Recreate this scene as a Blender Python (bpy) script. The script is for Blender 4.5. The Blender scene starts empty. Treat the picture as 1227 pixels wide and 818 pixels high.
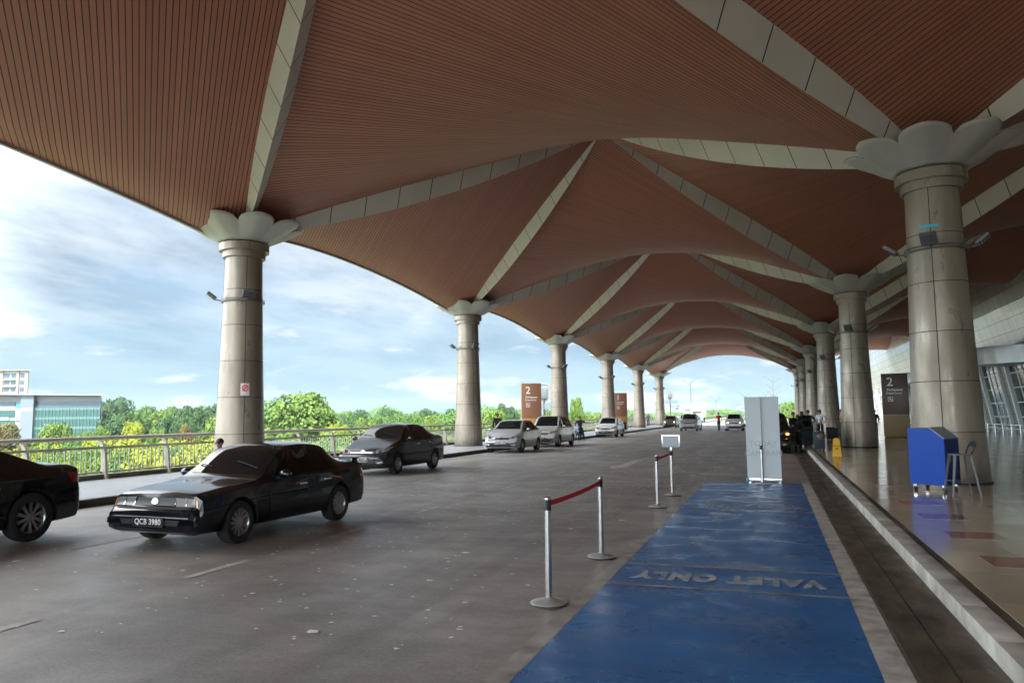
import bpy, bmesh, math, random
import numpy as np
from mathutils import Vector, Matrix
from mathutils.bvhtree import BVHTree
R=math.radians; PI=math.pi; rnd=random.Random(7)
sc=bpy.context.scene; COL=sc.collection
# ---------------- camera ----------------
CAM_H=1.7; YAW=R(19.125); PIT=R(5.722); ROLL=R(-.635); FPX=890.9
cam=bpy.data.cameras.new('camera'); cam.sensor_width=36; cam.lens=36*FPX/1227; cam.clip_end=6000; cam.clip_start=.05
co=bpy.data.objects.new('camera',cam); COL.objects.link(co); co.location=(0,0,CAM_H)
co.matrix_world=Matrix.Translation((0,0,CAM_H))@Matrix.Rotation(YAW,4,'Z')@Matrix.Rotation(PI/2+PIT,4,'X')@Matrix.Rotation(ROLL,4,'Z')
sc.camera=co
# ---------------- world, sun, exposure ----------------
SUN_EL=R(56); SUN_AZ=R(163)      # azimuth measured from +Y towards +X
w=bpy.data.worlds.new('World'); sc.world=w; w.use_nodes=True
nt=w.node_tree; N=nt.nodes; N.clear()
def nn(t,**k):
    n=N.new(t)
    for a,b in k.items(): setattr(n,a,b)
    return n
def lk(a,b): nt.links.new(a,b)
out=nn('ShaderNodeOutputWorld'); bg=nn('ShaderNodeBackground'); bg.inputs[1].default_value=.05
sky=nn('ShaderNodeTexSky',sky_type='NISHITA',sun_disc=False,sun_elevation=SUN_EL,sun_rotation=SUN_AZ,air_density=1.0,dust_density=.4,ozone_density=2.0)
tc=nn('ShaderNodeTexCoord'); sp=nn('ShaderNodeSeparateXYZ'); lk(tc.outputs['Generated'],sp.inputs[0])
def M(op,a,b=None,c=None):
    n=nn('ShaderNodeMath',operation=op)
    for i,v in enumerate((a,b,c)):
        if v is None: continue
        if isinstance(v,(int,float)): n.inputs[i].default_value=v
        else: lk(v,n.inputs[i])
    return n.outputs[0]
zz=M('ADD',M('MAXIMUM',sp.outputs[2],0.0),.13)
cx=M('DIVIDE',sp.outputs[0],zz); cy=M('DIVIDE',sp.outputs[1],zz)
cb=nn('ShaderNodeCombineXYZ'); lk(cx,cb.inputs[0]); lk(cy,cb.inputs[1])
n1=nn('ShaderNodeTexNoise'); n1.inputs['Scale'].default_value=.85; n1.inputs['Detail'].default_value=7; n1.inputs['Roughness'].default_value=.55; n1.inputs['Distortion'].default_value=.35
lk(cb.outputs[0],n1.inputs['Vector'])
r1=nn('ShaderNodeValToRGB'); r1.color_ramp.elements[0].position=.40; r1.color_ramp.elements[1].position=.58; lk(n1.outputs[0],r1.inputs[0])
n2=nn('ShaderNodeTexNoise'); n2.inputs['Scale'].default_value=1.15; n2.inputs['Detail'].default_value=6; n2.inputs['Roughness'].default_value=.6
mp=nn('ShaderNodeMapping'); mp.inputs['Location'].default_value=(3.1,1.7,5); mp.inputs['Rotation'].default_value=(0,0,.6); mp.inputs['Scale'].default_value=(1,.55,1); lk(cb.outputs[0],mp.inputs[0]); lk(mp.outputs[0],n2.inputs['Vector'])
r2=nn('ShaderNodeValToRGB'); e=r2.color_ramp.elements; e[0].position=.38; e[0].color=(1.75,2.15,2.6,1); e[1].position=.58; e[1].color=(4.3,4.55,4.75,1)
lk(n2.outputs[0],r2.inputs[0])
# small cumulus low over the horizon
mp3=nn('ShaderNodeMapping'); mp3.inputs['Scale'].default_value=(3.2,3.2,13); mp3.inputs['Location'].default_value=(.4,.1,.0); lk(tc.outputs['Generated'],mp3.inputs[0])
n3=nn('ShaderNodeTexNoise'); n3.inputs['Scale'].default_value=1.9; n3.inputs['Detail'].default_value=7; n3.inputs['Roughness'].default_value=.55; lk(mp3.outputs[0],n3.inputs['Vector'])
r3=nn('ShaderNodeValToRGB'); r3.color_ramp.elements[0].position=.55; r3.color_ramp.elements[1].position=.66; lk(n3.outputs[0],r3.inputs[0])
low=nn('ShaderNodeMapRange'); low.inputs[1].default_value=.20; low.inputs[2].default_value=.10; lk(sp.outputs[2],low.inputs[0])
cum=M('MULTIPLY',r3.outputs[0],low.outputs[0])
hi=nn('ShaderNodeMapRange'); hi.inputs[1].default_value=.03; hi.inputs[2].default_value=.17; hi.inputs[3].default_value=.55; lk(sp.outputs[2],hi.inputs[0])
veil=M('MULTIPLY',M('ADD',M('MULTIPLY',r1.outputs[0],.4),.6),hi.outputs[0])
def mix(f,a,b):
    m=nn('ShaderNodeMix',data_type='RGBA'); 
    if isinstance(f,(int,float)): m.inputs[0].default_value=f
    else: lk(f,m.inputs[0])
    for i,v in ((6,a),(7,b)):
        if isinstance(v,tuple): m.inputs[i].default_value=v
        else: lk(v,m.inputs[i])
    return m.outputs[2]
sk=nn('ShaderNodeVectorMath',operation='SCALE'); lk(sky.outputs[0],sk.inputs[0]); sk.inputs['Scale'].default_value=.68
c=mix(veil,sk.outputs[0],r2.outputs[0]); hz_=nn('ShaderNodeMapRange'); hz_.inputs[1].default_value=.22; hz_.inputs[2].default_value=.0; hz_.inputs[3].default_value=0; hz_.inputs[4].default_value=.9; lk(sp.outputs[2],hz_.inputs[0])
c=mix(hz_.outputs[0],c,(1.0,1.85,2.55,1)); c=mix(cum,c,(4.1,4.3,4.4,1))
# unseen warm sky lobe, added behind and left to brighten the canopy interior
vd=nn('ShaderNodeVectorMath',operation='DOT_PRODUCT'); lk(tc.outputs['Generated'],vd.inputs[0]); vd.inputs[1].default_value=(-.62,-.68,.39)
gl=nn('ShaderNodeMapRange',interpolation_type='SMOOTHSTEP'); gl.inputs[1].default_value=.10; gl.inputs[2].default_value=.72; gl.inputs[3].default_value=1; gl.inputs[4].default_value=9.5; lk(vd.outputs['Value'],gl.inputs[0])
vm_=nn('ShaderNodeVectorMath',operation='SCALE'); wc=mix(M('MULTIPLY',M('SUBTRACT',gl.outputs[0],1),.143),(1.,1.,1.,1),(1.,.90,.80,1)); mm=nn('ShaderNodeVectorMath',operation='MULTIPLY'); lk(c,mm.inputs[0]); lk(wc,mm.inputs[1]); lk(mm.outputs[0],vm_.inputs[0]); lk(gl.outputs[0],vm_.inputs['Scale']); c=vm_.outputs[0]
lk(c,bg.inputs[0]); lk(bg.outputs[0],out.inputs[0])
sl=bpy.data.lights.new('sun','SUN'); sl.energy=2.6; sl.angle=R(2.5); sl.color=(1,.96,.88)
so=bpy.data.objects.new('sun',sl); COL.objects.link(so); so.rotation_euler=(PI/2-SUN_EL,0,PI-SUN_AZ); so.location=(30,-20,60)
vs=sc.view_settings; vs.view_transform='Standard'; vs.look='None'; vs.gamma=1; vs.use_curve_mapping=False; vs.exposure=2.38
cy_=sc.cycles; cy_.max_bounces=10; cy_.diffuse_bounces=6; cy_.glossy_bounces=4; cy_.transmission_bounces=4; cy_.use_denoising=True; cy_.caustics_reflective=False; cy_.caustics_refractive=False; cy_.sample_clamp_indirect=6

# ---------------- measured plan ----------------
XL,XR,Y1,S=-15.4,3.676,18.9,18.23
WID=XR-XL; XR2=XR+WID; XF=17.0; SW=.15     # facade line, walkway height
KL=-12.85; KR=1.36; RAILX=-17.0; GZ=-7.0

# ---------------- materials ----------------
def mat(name,col,rough=.6,metal=0,coat=0,spec=.5,emit=None,es=1,trans=0,alpha=1):
    m=bpy.data.materials.new(name); m.use_nodes=True; b=m.node_tree.nodes['Principled BSDF']
    b.inputs['Base Color'].default_value=(*col,1); b.inputs['Roughness'].default_value=rough; b.inputs['Metallic'].default_value=metal
    b.inputs['Coat Weight'].default_value=coat; b.inputs['Coat Roughness'].default_value=.04; b.inputs['Specular IOR Level'].default_value=spec*.9
    b.inputs['Transmission Weight'].default_value=trans; b.inputs['Alpha'].default_value=alpha
    if emit: b.inputs['Emission Color'].default_value=(*emit,1); b.inputs['Emission Strength'].default_value=es
    return m
class G:
    """node helper on a material"""
    def __init__(s,m): s.m=m; s.t=m.node_tree; s.b=s.t.nodes['Principled BSDF']
    def n(s,t,**k):
        n=s.t.nodes.new(t)
        for a,b in k.items(): setattr(n,a,b)
        return n
    def l(s,a,b): s.t.links.new(a,b)
    def coord(s,which='Object',scale=(1,1,1),rot=(0,0,0)):
        c=s.n('ShaderNodeTexCoord'); m=s.n('ShaderNodeMapping'); m.inputs['Scale'].default_value=scale; m.inputs['Rotation'].default_value=rot
        s.l(c.outputs[which],m.inputs[0]); return m.outputs[0]
    def noise(s,v,scale,detail=5,rough=.55,dist=0):
        n=s.n('ShaderNodeTexNoise'); n.inputs['Scale'].default_value=scale; n.inputs['Detail'].default_value=detail; n.inputs['Roughness'].default_value=rough; n.inputs['Distortion'].default_value=dist
        s.l(v,n.inputs['Vector']); return n.outputs[0]
    def ramp(s,v,pts):
        r=s.n('ShaderNodeValToRGB'); el=r.color_ramp.elements
        while len(el)<len(pts): el.new(.5)
        for e,(p,c) in zip(el,pts):
            e.position=p; e.color=(*c,1) if isinstance(c,tuple) else (c,c,c,1)
        s.l(v,r.inputs[0]); return r.outputs[0]
    def math(s,op,a,b=None,c=None):
        n=s.n('ShaderNodeMath',operation=op)
        for i,v in enumerate((a,b,c)):
            if v is None: continue
            if isinstance(v,(int,float)): n.inputs[i].default_value=v
            else: s.l(v,n.inputs[i])
        return n.outputs[0]
    def mix(s,f,a,b,mode='MIX'):
        m=s.n('ShaderNodeMix',data_type='RGBA',blend_type=mode)
        if isinstance(f,(int,float)): m.inputs[0].default_value=f
        else: s.l(f,m.inputs[0])
        for i,v in ((6,a),(7,b)):
            if isinstance(v,tuple): m.inputs[i].default_value=(*v,1)
            else: s.l(v,m.inputs[i])
        return m.outputs[2]
    def col(s,c): s.l(c,s.b.inputs['Base Color'])
    def rough(s,c): s.l(c,s.b.inputs['Roughness'])
    def bump(s,h,st=.3,d=.02):
        b=s.n('ShaderNodeBump'); b.inputs['Strength'].default_value=st; b.inputs['Distance'].default_value=d; s.l(h,b.inputs['Height']); s.l(b.outputs[0],s.b.inputs['Normal'])

def vary(name,c1,c2,scale=3,rough=.6,bump=.1,metal=0,r2=None,coat=0,detail=6,stretch=(1,1,1),spec=.5):
    m=mat(name,c1,rough,metal,coat,spec); g=G(m); v=g.coord('Object',stretch)
    n=g.noise(v,scale,detail); g.col(g.mix(g.ramp(n,[(.3,0.),(.7,1.)]),c1,c2))
    if r2 is not None: g.rough(g.ramp(g.noise(v,scale*1.7,5),[(.3,rough),(.7,r2)]))
    if bump: g.bump(g.noise(v,scale*9,4),bump,.01)
    return m
def slat_mat(name,sgn):
    m=mat(name,(.2,.09,.06),.55); g=G(m); c=g.n('ShaderNodeTexCoord'); s=g.n('ShaderNodeSeparateXYZ'); g.l(c.outputs['Object'],s.inputs[0])
    a=g.math('MULTIPLY_ADD',s.outputs[1],sgn,s.outputs[0])
    f=g.math('FRACT',g.math('MULTIPLY',a,.7071/.122)); fl=g.math('FLOOR',g.math('MULTIPLY',a,.7071/.122))
    gro=g.math('LESS_THAN',f,.17)
    wn=g.n('ShaderNodeTexWhiteNoise',noise_dimensions='1D'); g.l(fl,wn.inputs['W'])
    base=g.mix(wn.outputs[0],(.37,.145,.093),(.43,.172,.112))
    v=g.coord('Object'); base=g.mix(g.ramp(g.noise(v,.6,6),[(.4,0.),(.75,.35)]),base,(.33,.112,.068))
    g.col(g.mix(gro,base,(.02,.011,.009))); g.bump(g.math('SUBTRACT',1.,gro),.5,.02)
    return m
MS={1:slat_mat('terracotta_slats_a',1.0),-1:slat_mat('terracotta_slats_b',-1.0)}
m_rib=vary('rib_panel',(.62,.60,.54),(.54,.52,.47),.5,.45,.02)
m_dark=mat('dark_joint',(.012,.012,.012),.8)
m_trim=mat('eave_trim',(.35,.34,.33),.5,.2)
m_petal=vary('petal_panel',(.46,.445,.42),(.40,.39,.37),1.2,.45,.02)
def col_mat():
    m=mat('column_cladding',(.33,.3,.26),.36,.2); g=G(m); v=g.coord('Object',(1,1,.35)); 
    n=g.noise(v,1.6,7,.55,.3); g.col(g.ramp(n,[(.3,(.25,.205,.16)),(.5,(.34,.285,.225)),(.72,(.42,.365,.30))]))
    
    sx=g.n('ShaderNodeSeparateXYZ'); g.l(g.n('ShaderNodeTexCoord').outputs['Object'],sx.inputs[0]); oi=g.n('ShaderNodeObjectInfo')
    fl=g.math('FLOOR',g.math('DIVIDE',sx.outputs[2],1.1)); an=g.math('FLOOR',g.math('MULTIPLY',g.math('ADD',g.math('ARCTAN2',sx.outputs[1],sx.outputs[0]),.49),.6366)); cbx=g.n('ShaderNodeCombineXYZ'); g.l(fl,cbx.inputs[0]); g.l(an,cbx.inputs[1]); g.l(oi.outputs['Random'],cbx.inputs[2]); wn=g.n('ShaderNodeTexWhiteNoise',noise_dimensions='3D'); g.l(cbx.outputs[0],wn.inputs[0])
    cc=g.ramp(n,[(.3,(.21,.168,.125)),(.5,(.29,.24,.185)),(.72,(.37,.315,.25))]); cc=g.mix(g.math('MULTIPLY',wn.outputs[0],.22),cc,(.17,.14,.11))
    st=g.ramp(g.noise(g.coord('Object',(3.5,3.5,.25)),1.3,6,.65),[(.55,0.),(.75,.22)]); cc=g.mix(st,cc,(.44,.385,.31))
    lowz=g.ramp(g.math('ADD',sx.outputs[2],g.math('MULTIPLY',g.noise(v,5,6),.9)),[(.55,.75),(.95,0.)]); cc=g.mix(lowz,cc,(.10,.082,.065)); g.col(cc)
    g.rough(g.ramp(g.noise(v,4,5),[(.3,.24),(.7,.45)])); return m
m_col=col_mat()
m_steel=mat('brushed_steel',(.55,.55,.54),.22,1.0)
m_chrome=mat('chrome',(.75,.75,.76),.08,1.0)
m_lamp=mat('floodlight_grey',(.16,.16,.165),.5,.3)
m_lens=mat('lamp_glass',(.6,.62,.62),.15,.0,spec=.8)
def road_mat():
    m=mat('stained_road',(.1,.1,.1),.5); g=G(m); v=g.coord('Object'); vl=g.coord('Object',(1,.28,1))
    vl=g.coord('Object',(.6,1,1)); a=g.noise(v,.42,9,.66,.2); b=g.noise(vl,1.6,9,.7,.1); f=g.noise(v,34,5,.7)
    c=g.ramp(a,[(.34,(.165,.157,.145)),(.5,(.275,.263,.245)),(.64,(.40,.385,.36))])
    c=g.mix(g.ramp(b,[(.38,.4),(.56,0.)]),c,(.10,.094,.086))
    c=g.mix(g.ramp(g.noise(vl,1.1,9,.75,.3),[(.55,0.),(.68,.5)]),c,(.33,.315,.29))
    # flaked pale paint scabs
    sc1=g.ramp(g.noise(g.coord('Object',(1,.8,1)),2.7,9,.78,.6),[(.685,0.),(.70,1.)]); msk=g.ramp(g.noise(v,.16,3),[(.46,0.),(.6,1.)])
    c=g.mix(g.math('MULTIPLY',sc1,msk),c,(.52,.52,.50))
    
    ty=g.ramp(g.noise(g.coord('Object',(1.1,.035,1)),1.0,6,.6),[(.42,.5),(.55,0.)]); c=g.mix(ty,c,(.11,.103,.095))
    dr_=g.ramp(g.noise(v,3.4,7,.7),[(.63,0.),(.70,.65)]); c=g.mix(dr_,c,(.06,.053,.046))
    sp2=g.ramp(g.noise(v,14,6,.75),[(.62,0.),(.68,.5)]); c=g.mix(sp2,c,(.42,.40,.37))
    c=g.mix(.30,c,g.ramp(f,[(.3,(.05,.048,.045)),(.7,(.42,.40,.38))]))
    g.col(c)
    g.rough(g.ramp(g.noise(vl,1.4,8,.7,.2),[(.32,.34),(.5,.44),(.7,.6)]))
    g.bump(g.mix(.5,f,b),.4,.014); return m
m_road=road_mat()
def sun_road():
    m=mat('pale_concrete_road',(.3,.29,.27),.7); g=G(m); v=g.coord('Object',(1,.3,1)); g.col(g.ramp(g.noise(v,.5,7),[(.3,(.13,.125,.115)),(.7,(.19,.18,.165))])); return m
m_road2=sun_road()
def blue_mat():
    m=mat('worn_blue_paint',(.02,.1,.3),.35); g=G(m); v=g.coord('Object'); vx=g.coord('Object',(.8,1.0,1))
    c=g.ramp(g.noise(v,.9,8,.6,.6),[(.3,(.006,.085,.27)),(.55,(.010,.125,.37)),(.75,(.04,.19,.45))])
    c=g.mix(g.ramp(g.noise(v,5.5,9,.75,.4),[(.60,0.),(.70,.6)]),c,(.13,.20,.28))
    c=g.mix(g.ramp(g.noise(g.coord('Object',(1,.5,1)),1.6,8,.7,.4),[(.60,0.),(.78,.35)]),c,(.012,.055,.14)); c=g.mix(g.ramp(g.noise(v,9,8,.8),[(.62,0.),(.66,.55)]),c,(.17,.17,.165))
    g.col(c); g.rough(g.ramp(g.noise(vx,2.2,7,.6,.5),[(.35,.2),(.65,.4)])); g.bump(g.noise(v,24,6,.7),.25,.012); return m
m_blue=blue_mat()
m_greyline=vary('worn_grey_line',(.40,.39,.36),(.17,.16,.14),3.2,.6,.3,r2=.4,detail=9)
m_white_line=vary('worn_white_line',(.52,.52,.49),(.26,.25,.235),4.5,.6,.2,detail=9)
m_letter=vary('worn_letter_paint',(.50,.51,.50),(.07,.13,.21),5.5,.6,.2,detail=9)
m_gutter=vary('stained_gutter',(.13,.10,.065),(.022,.02,.017),2.6,.3,.6,r2=.7,detail=9,stretch=(1,.4,1))
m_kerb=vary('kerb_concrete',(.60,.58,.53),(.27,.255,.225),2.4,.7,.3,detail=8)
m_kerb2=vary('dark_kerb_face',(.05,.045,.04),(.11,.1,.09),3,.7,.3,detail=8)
def sidewalk_mat():
    m=mat('grey_paving',(.3,.32,.33),.38); g=G(m); v=g.coord('Object'); br=g.n('ShaderNodeTexBrick'); br.offset=0; g.l(v,br.inputs['Vector'])
    br.inputs['Scale'].default_value=1; br.inputs['Brick Width'].default_value=.6; br.inputs['Row Height'].default_value=.6; br.inputs['Mortar Size'].default_value=.006
    br.inputs['Color1'].default_value=(.27,.29,.30,1); br.inputs['Color2'].default_value=(.31,.325,.33,1); br.inputs['Mortar'].default_value=(.13,.13,.13,1)
    g.col(g.mix(g.ramp(g.noise(v,1.2,7),[(.4,0.),(.7,.5)]),br.outputs[0],(.2,.205,.205))); g.rough(g.ramp(g.noise(v,2,6),[(.3,.28),(.7,.5)])); return m
m_side=sidewalk_mat()
def tile_mat():
    m=mat('polished_granite_tiles',(.3,.26,.2),.12); g=G(m); v=g.coord('Object'); br=g.n('ShaderNodeTexBrick'); br.offset=0; g.l(v,br.inputs['Vector'])
    br.inputs['Scale'].default_value=1; br.inputs['Brick Width'].default_value=1.2; br.inputs['Row Height'].default_value=1.2; br.inputs['Mortar Size'].default_value=.004
    br.inputs['Color1'].default_value=(.50,.42,.31,1); br.inputs['Color2'].default_value=(.55,.47,.35,1); br.inputs['Mortar'].default_value=(.08,.07,.06,1)
    c=g.mix(g.ramp(g.noise(v,60,3),[(.35,0.),(.65,.22)]),br.outputs[0],(.16,.12,.09))
    c=g.mix(g.ramp(g.noise(v,.7,6),[(.45,0.),(.7,.25)]),c,(.2,.17,.13))
    g.col(c); g.rough(g.ramp(g.noise(v,1.1,6),[(.3,.07),(.7,.17)])); 
    g.bump(g.noise(g.coord('Object',(.5,1,1)),.9,2),.06,.02); return m
m_tile=tile_mat()
m_tile_red=vary('red_granite_tile',(.30,.13,.09),(.36,.17,.12),30,.12,0)
m_clad=mat('silver_cladding',(.5,.52,.53),.28,.6)
g=G(m_clad); v=g.coord('Object'); wn=g.n('ShaderNodeTexWhiteNoise',noise_dimensions='3D'); vm=g.n('ShaderNodeVectorMath',operation='FLOOR'); g.l(g.coord('Object',(.3,.66,.62)),vm.inputs[0]); g.l(vm.outputs[0],wn.inputs[0]); g.col(g.mix(wn.outputs[0],(.44,.46,.47),(.55,.575,.585)))
m_glass=mat('green_tinted_glass',(.008,.04,.034),.04,0,spec=.5)
m_mull=mat('white_mullion',(.8,.8,.79),.4)
m_pier=vary('grey_facade_pier',(.15,.17,.17),(.20,.22,.22),1.3,.35,0,metal=.3)
m_rail=vary('rail_paint',(.42,.39,.34),(.34,.315,.27),3,.45,.05)
m_bal=mat('baluster_grey',(.34,.35,.34),.45,.2)
m_grass=vary('mixed_paved_and_grass_ground',(.16,.155,.14),(.08,.12,.035),.035,.9,0)
m_black=mat('black_rubber',(.015,.015,.015),.75); m_blackp=mat('black_plastic',(.02,.02,.022),.45)
m_tyre=vary('tyre_rubber',(.018,.018,.018),(.03,.029,.027),9,.8,.1)
m_rim=mat('alloy_rim',(.42,.42,.42),.3,.9)
m_win=mat('tinted_car_glass',(.006,.008,.009),.03,0,spec=.55)
m_headl=mat('headlight_glass',(.13,.135,.12),.3,.0,coat=.5); m_amber=mat('amber_lens',(.6,.2,.02),.2,coat=1); m_red=mat('red_lens',(.35,.015,.01),.2,coat=1)
m_onlamp=mat('lit_headlight',(.9,.6,.3),.3,emit=(1,.68,.38),es=3); m_onamber=mat('lit_indicator',(.9,.35,.05),.3,emit=(1,.30,.03),es=3)
m_plate=mat('plate_black',(.012,.012,.014),.35); m_white=mat('white_paint',(.78,.78,.77),.45); m_blk_rail=mat('grille_black',(.015,.015,.017),.4)
m_belt=mat('red_belt',(.85,.012,.03),.6)
def paint(name,c,metal=0.,rough=.3):
    d=max(c)<.02; return mat(name,c,rough,metal,coat=.5 if d else 1,spec=.25 if d else .5)

# ---------------- mesh helper ----------------
class MB:
    def __init__(s): s.bm=bmesh.new(); s.mats=[]
    def mi(s,m):
        if m not in s.mats: s.mats.append(m)
        return s.mats.index(m)
    def face(s,vs,m):
        try: f=s.bm.faces.new(vs); f.material_index=s.mi(m); return f
        except ValueError: return None
    def poly(s,pts,m): return s.face([s.bm.verts.new(p) for p in pts],m)
    def box(s,x0,x1,y0,y1,z0,z1,m,mx=None,bev=0):
        mx=mx or Matrix(); v=[s.bm.verts.new(mx@Vector((x,y,z))) for z in (z0,z1) for y in (y0,y1) for x in (x0,x1)]
        fs=[s.face([v[i] for i in q],m) for q in ((0,2,3,1),(4,5,7,6),(0,1,5,4),(2,6,7,3),(0,4,6,2),(1,3,7,5))]
        if bev:
            es=list({e for f in fs for e in f.edges}); bmesh.ops.bevel(s.bm,geom=es,offset=bev,segments=2,affect='EDGES',profile=.6,material=-1)
        return s
    def loft(s,rings,m,closed=True,caps=True,smooth=True):
        vr=[[s.bm.verts.new(p) for p in r] for r in rings]; n=len(vr[0])
        for a,b in zip(vr,vr[1:]):
            for i in range(n if closed else n-1):
                j=(i+1)%n; f=s.face([a[i],a[j],b[j],b[i]],m)
                if f: f.smooth=smooth
        if caps and closed: s.face(vr[0][::-1],m); s.face(vr[-1],m)
        return vr
    def tube(s,pts,rad,m,n=8,caps=True):
        pts=[Vector(p) for p in pts]; rings=[]
        rad=rad if isinstance(rad,(list,tuple)) else [rad]*len(pts); up=None
        for i,p in enumerate(pts):
            d=(pts[min(i+1,len(pts)-1)]-pts[max(i-1,0)]).normalized()
            if up is None: up=d.orthogonal().normalized()
            a=(up-d*up.dot(d)); a=a.normalized() if a.length>1e-6 else d.orthogonal().normalized(); up=a; b=d.cross(a)
            rings.append([p+(a*math.cos(2*PI*k/n)+b*math.sin(2*PI*k/n))*rad[i] for k in range(n)])
        s.loft(rings,m,True,caps); return s
    def lathe(s,prof,m,n=32,c=(0,0,0),ax='Z',caps=True,smooth=True):
        rings=[]
        for r,z in prof:
            ring=[]
            for k in range(n):
                a=2*PI*k/n; x,y=r*math.cos(a),r*math.sin(a)
                p={'Z':(x,y,z),'X':(z,x,y),'Y':(y,z,x)}[ax]; ring.append((p[0]+c[0],p[1]+c[1],p[2]+c[2]))
            rings.append(ring)
        s.loft(rings,m,True,caps,smooth); return s
    def prism(s,outline,axis,a0,a1,m):
        """outline 2D extruded along axis between a0 and a1"""
        def P(u,v,a): return {'X':(a,u,v),'Y':(u,a,v),'Z':(u,v,a)}[axis]
        A=[s.bm.verts.new(P(u,v,a0)) for u,v in outline]; B=[s.bm.verts.new(P(u,v,a1)) for u,v in outline]; n=len(A)
        s.face(A[::-1],m); s.face(B,m)
        for i in range(n): s.face([A[i],A[(i+1)%n],B[(i+1)%n],B[i]],m)
        return s
    def ellips(s,c,r,m,n=12,k=8):
        rings=[]
        for i in range(k+1):
            t=PI*i/k; rr=max(math.sin(t),.02); rings.append([(c[0]+r[0]*rr*math.cos(2*PI*j/n),c[1]+r[1]*rr*math.sin(2*PI*j/n),c[2]-r[2]*math.cos(t)) for j in range(n)])
        s.loft(rings,m); return s
    def build(s,name,parent=None,smooth=None,normals=True):
        if normals: bmesh.ops.recalc_face_normals(s.bm,faces=s.bm.faces)
        me=bpy.data.meshes.new(name); s.bm.to_mesh(me); s.bm.free(); me.set_sharp_from_angle(angle=R(38))
        for m in s.mats: me.materials.append(m)
        if smooth is not None: me.polygons.foreach_set('use_smooth',[smooth]*len(me.polygons))
        o=bpy.data.objects.new(name,me); COL.objects.link(o)
        if parent: o.parent=parent
        return o
def link(name,me,parent=None):
    o=bpy.data.objects.new(name,me); COL.objects.link(o)
    if parent: o.parent=parent
    return o
def tag(o,label,cat,group=None):
    o['label']=label; o['category']=cat
    if group: o['group']=group
    return o
def struct(o): o['kind']='structure'; return o
def thing(name,label,cat,loc=(0,0,0),rz=0,group=None):
    o=bpy.data.objects.new(name,None); COL.objects.link(o); o.location=loc; o.rotation_euler=(0,0,rz); o.empty_display_size=.3
    return tag(o,label,cat,group)
def dup(o,parent=None):
    c=o.copy(); COL.objects.link(c)
    if parent: c.parent=parent; c.matrix_parent_inverse=o.matrix_parent_inverse.copy()
    for ch in list(o.children): dup(ch,c)
    return c
def text_mb(txt,size,m,mx,depth=.002,bold=0,xs=1,spacing=1):
    """returns object-free mesh of text, transformed"""
    cu=bpy.data.curves.new('t','FONT'); cu.body=txt; cu.size=size; cu.extrude=depth; cu.align_x='CENTER'; cu.align_y='CENTER'; cu.offset=bold; cu.space_character=spacing; cu.resolution_u=3
    o=bpy.data.objects.new('t',cu); COL.objects.link(o); dg=bpy.context.evaluated_depsgraph_get(); dg.update()
    me=bpy.data.meshes.new_from_object(o.evaluated_get(dg)); bpy.data.objects.remove(o)
    me.transform(mx@Matrix.Diagonal((xs,1,1,1))); me.materials.clear(); me.materials.append(m); return me
def ray_xy(px,D):
    """plan point in direction of photo column px at forward depth D"""
    lat=(px-613.5)/FPX*D; return (lat*math.cos(YAW)-D*math.sin(YAW), lat*math.sin(YAW)+D*math.cos(YAW))
def hz(px): return 494.8+ (925-px)*.01108

# ================= SETTING =================
def sheet(name,x0,x1,y0,y1,z,m,parent=None,t=0):
    b=MB()
    if t: b.box(x0,x1,y0,y1,z-t,z,m)
    else: b.poly([(x0,y0,z),(x1,y0,z),(x1,y1,z),(x0,y1,z)],m)
    return b.build(name,parent)
struct(sheet('ground',-1300,1300,-700,1500,GZ,m_grass))
struct(sheet('road',-17.7,22,-60,124,0,m_road,t=.8))
struct(sheet('road',-17.7,22,124,420,0,m_road2,t=.8))
struct(sheet('road',-110,-96,20,400,GZ+.02,m_road2))
struct(sheet('road',-260,-60,95,103,GZ+.024,m_road2))
# left sidewalk with kerb
struct(sheet('sidewalk',-17.55,KL-.16,-60,420,SW,m_side,t=.149))
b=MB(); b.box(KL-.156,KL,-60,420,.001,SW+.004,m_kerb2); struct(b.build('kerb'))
# right kerb, walkway
b=MB()
y=-60
while y<200:
    b.box(KR,KR+.2,y,y+.996,.001,SW+.006,m_kerb,bev=.012); y+=1
struct(b.build('kerb'))
struct(sheet('drain_strip',KR+.201,KR+.29,-60,200,SW-.004,m_gutter,t=.1))
struct(sheet('walkway',KR+.291,XF+1,-60,200,SW,m_tile,t=.149))
# red granite tiles let into the walkway
b=MB()
for k in range(-6,26): b.box(2.03,2.62,10.57+1.8*k,11.16+1.8*k,SW-.01,SW+.004,m_tile_red)
struct(b.build('tile_inlay'))
struct(sheet('gutter',.82,KR-.001,-60,200,.004,m_gutter))
b=MB(); b.box(1.05,1.062,-60,200,.003,.007,m_dark); struct(b.build('gutter_joint'))
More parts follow.
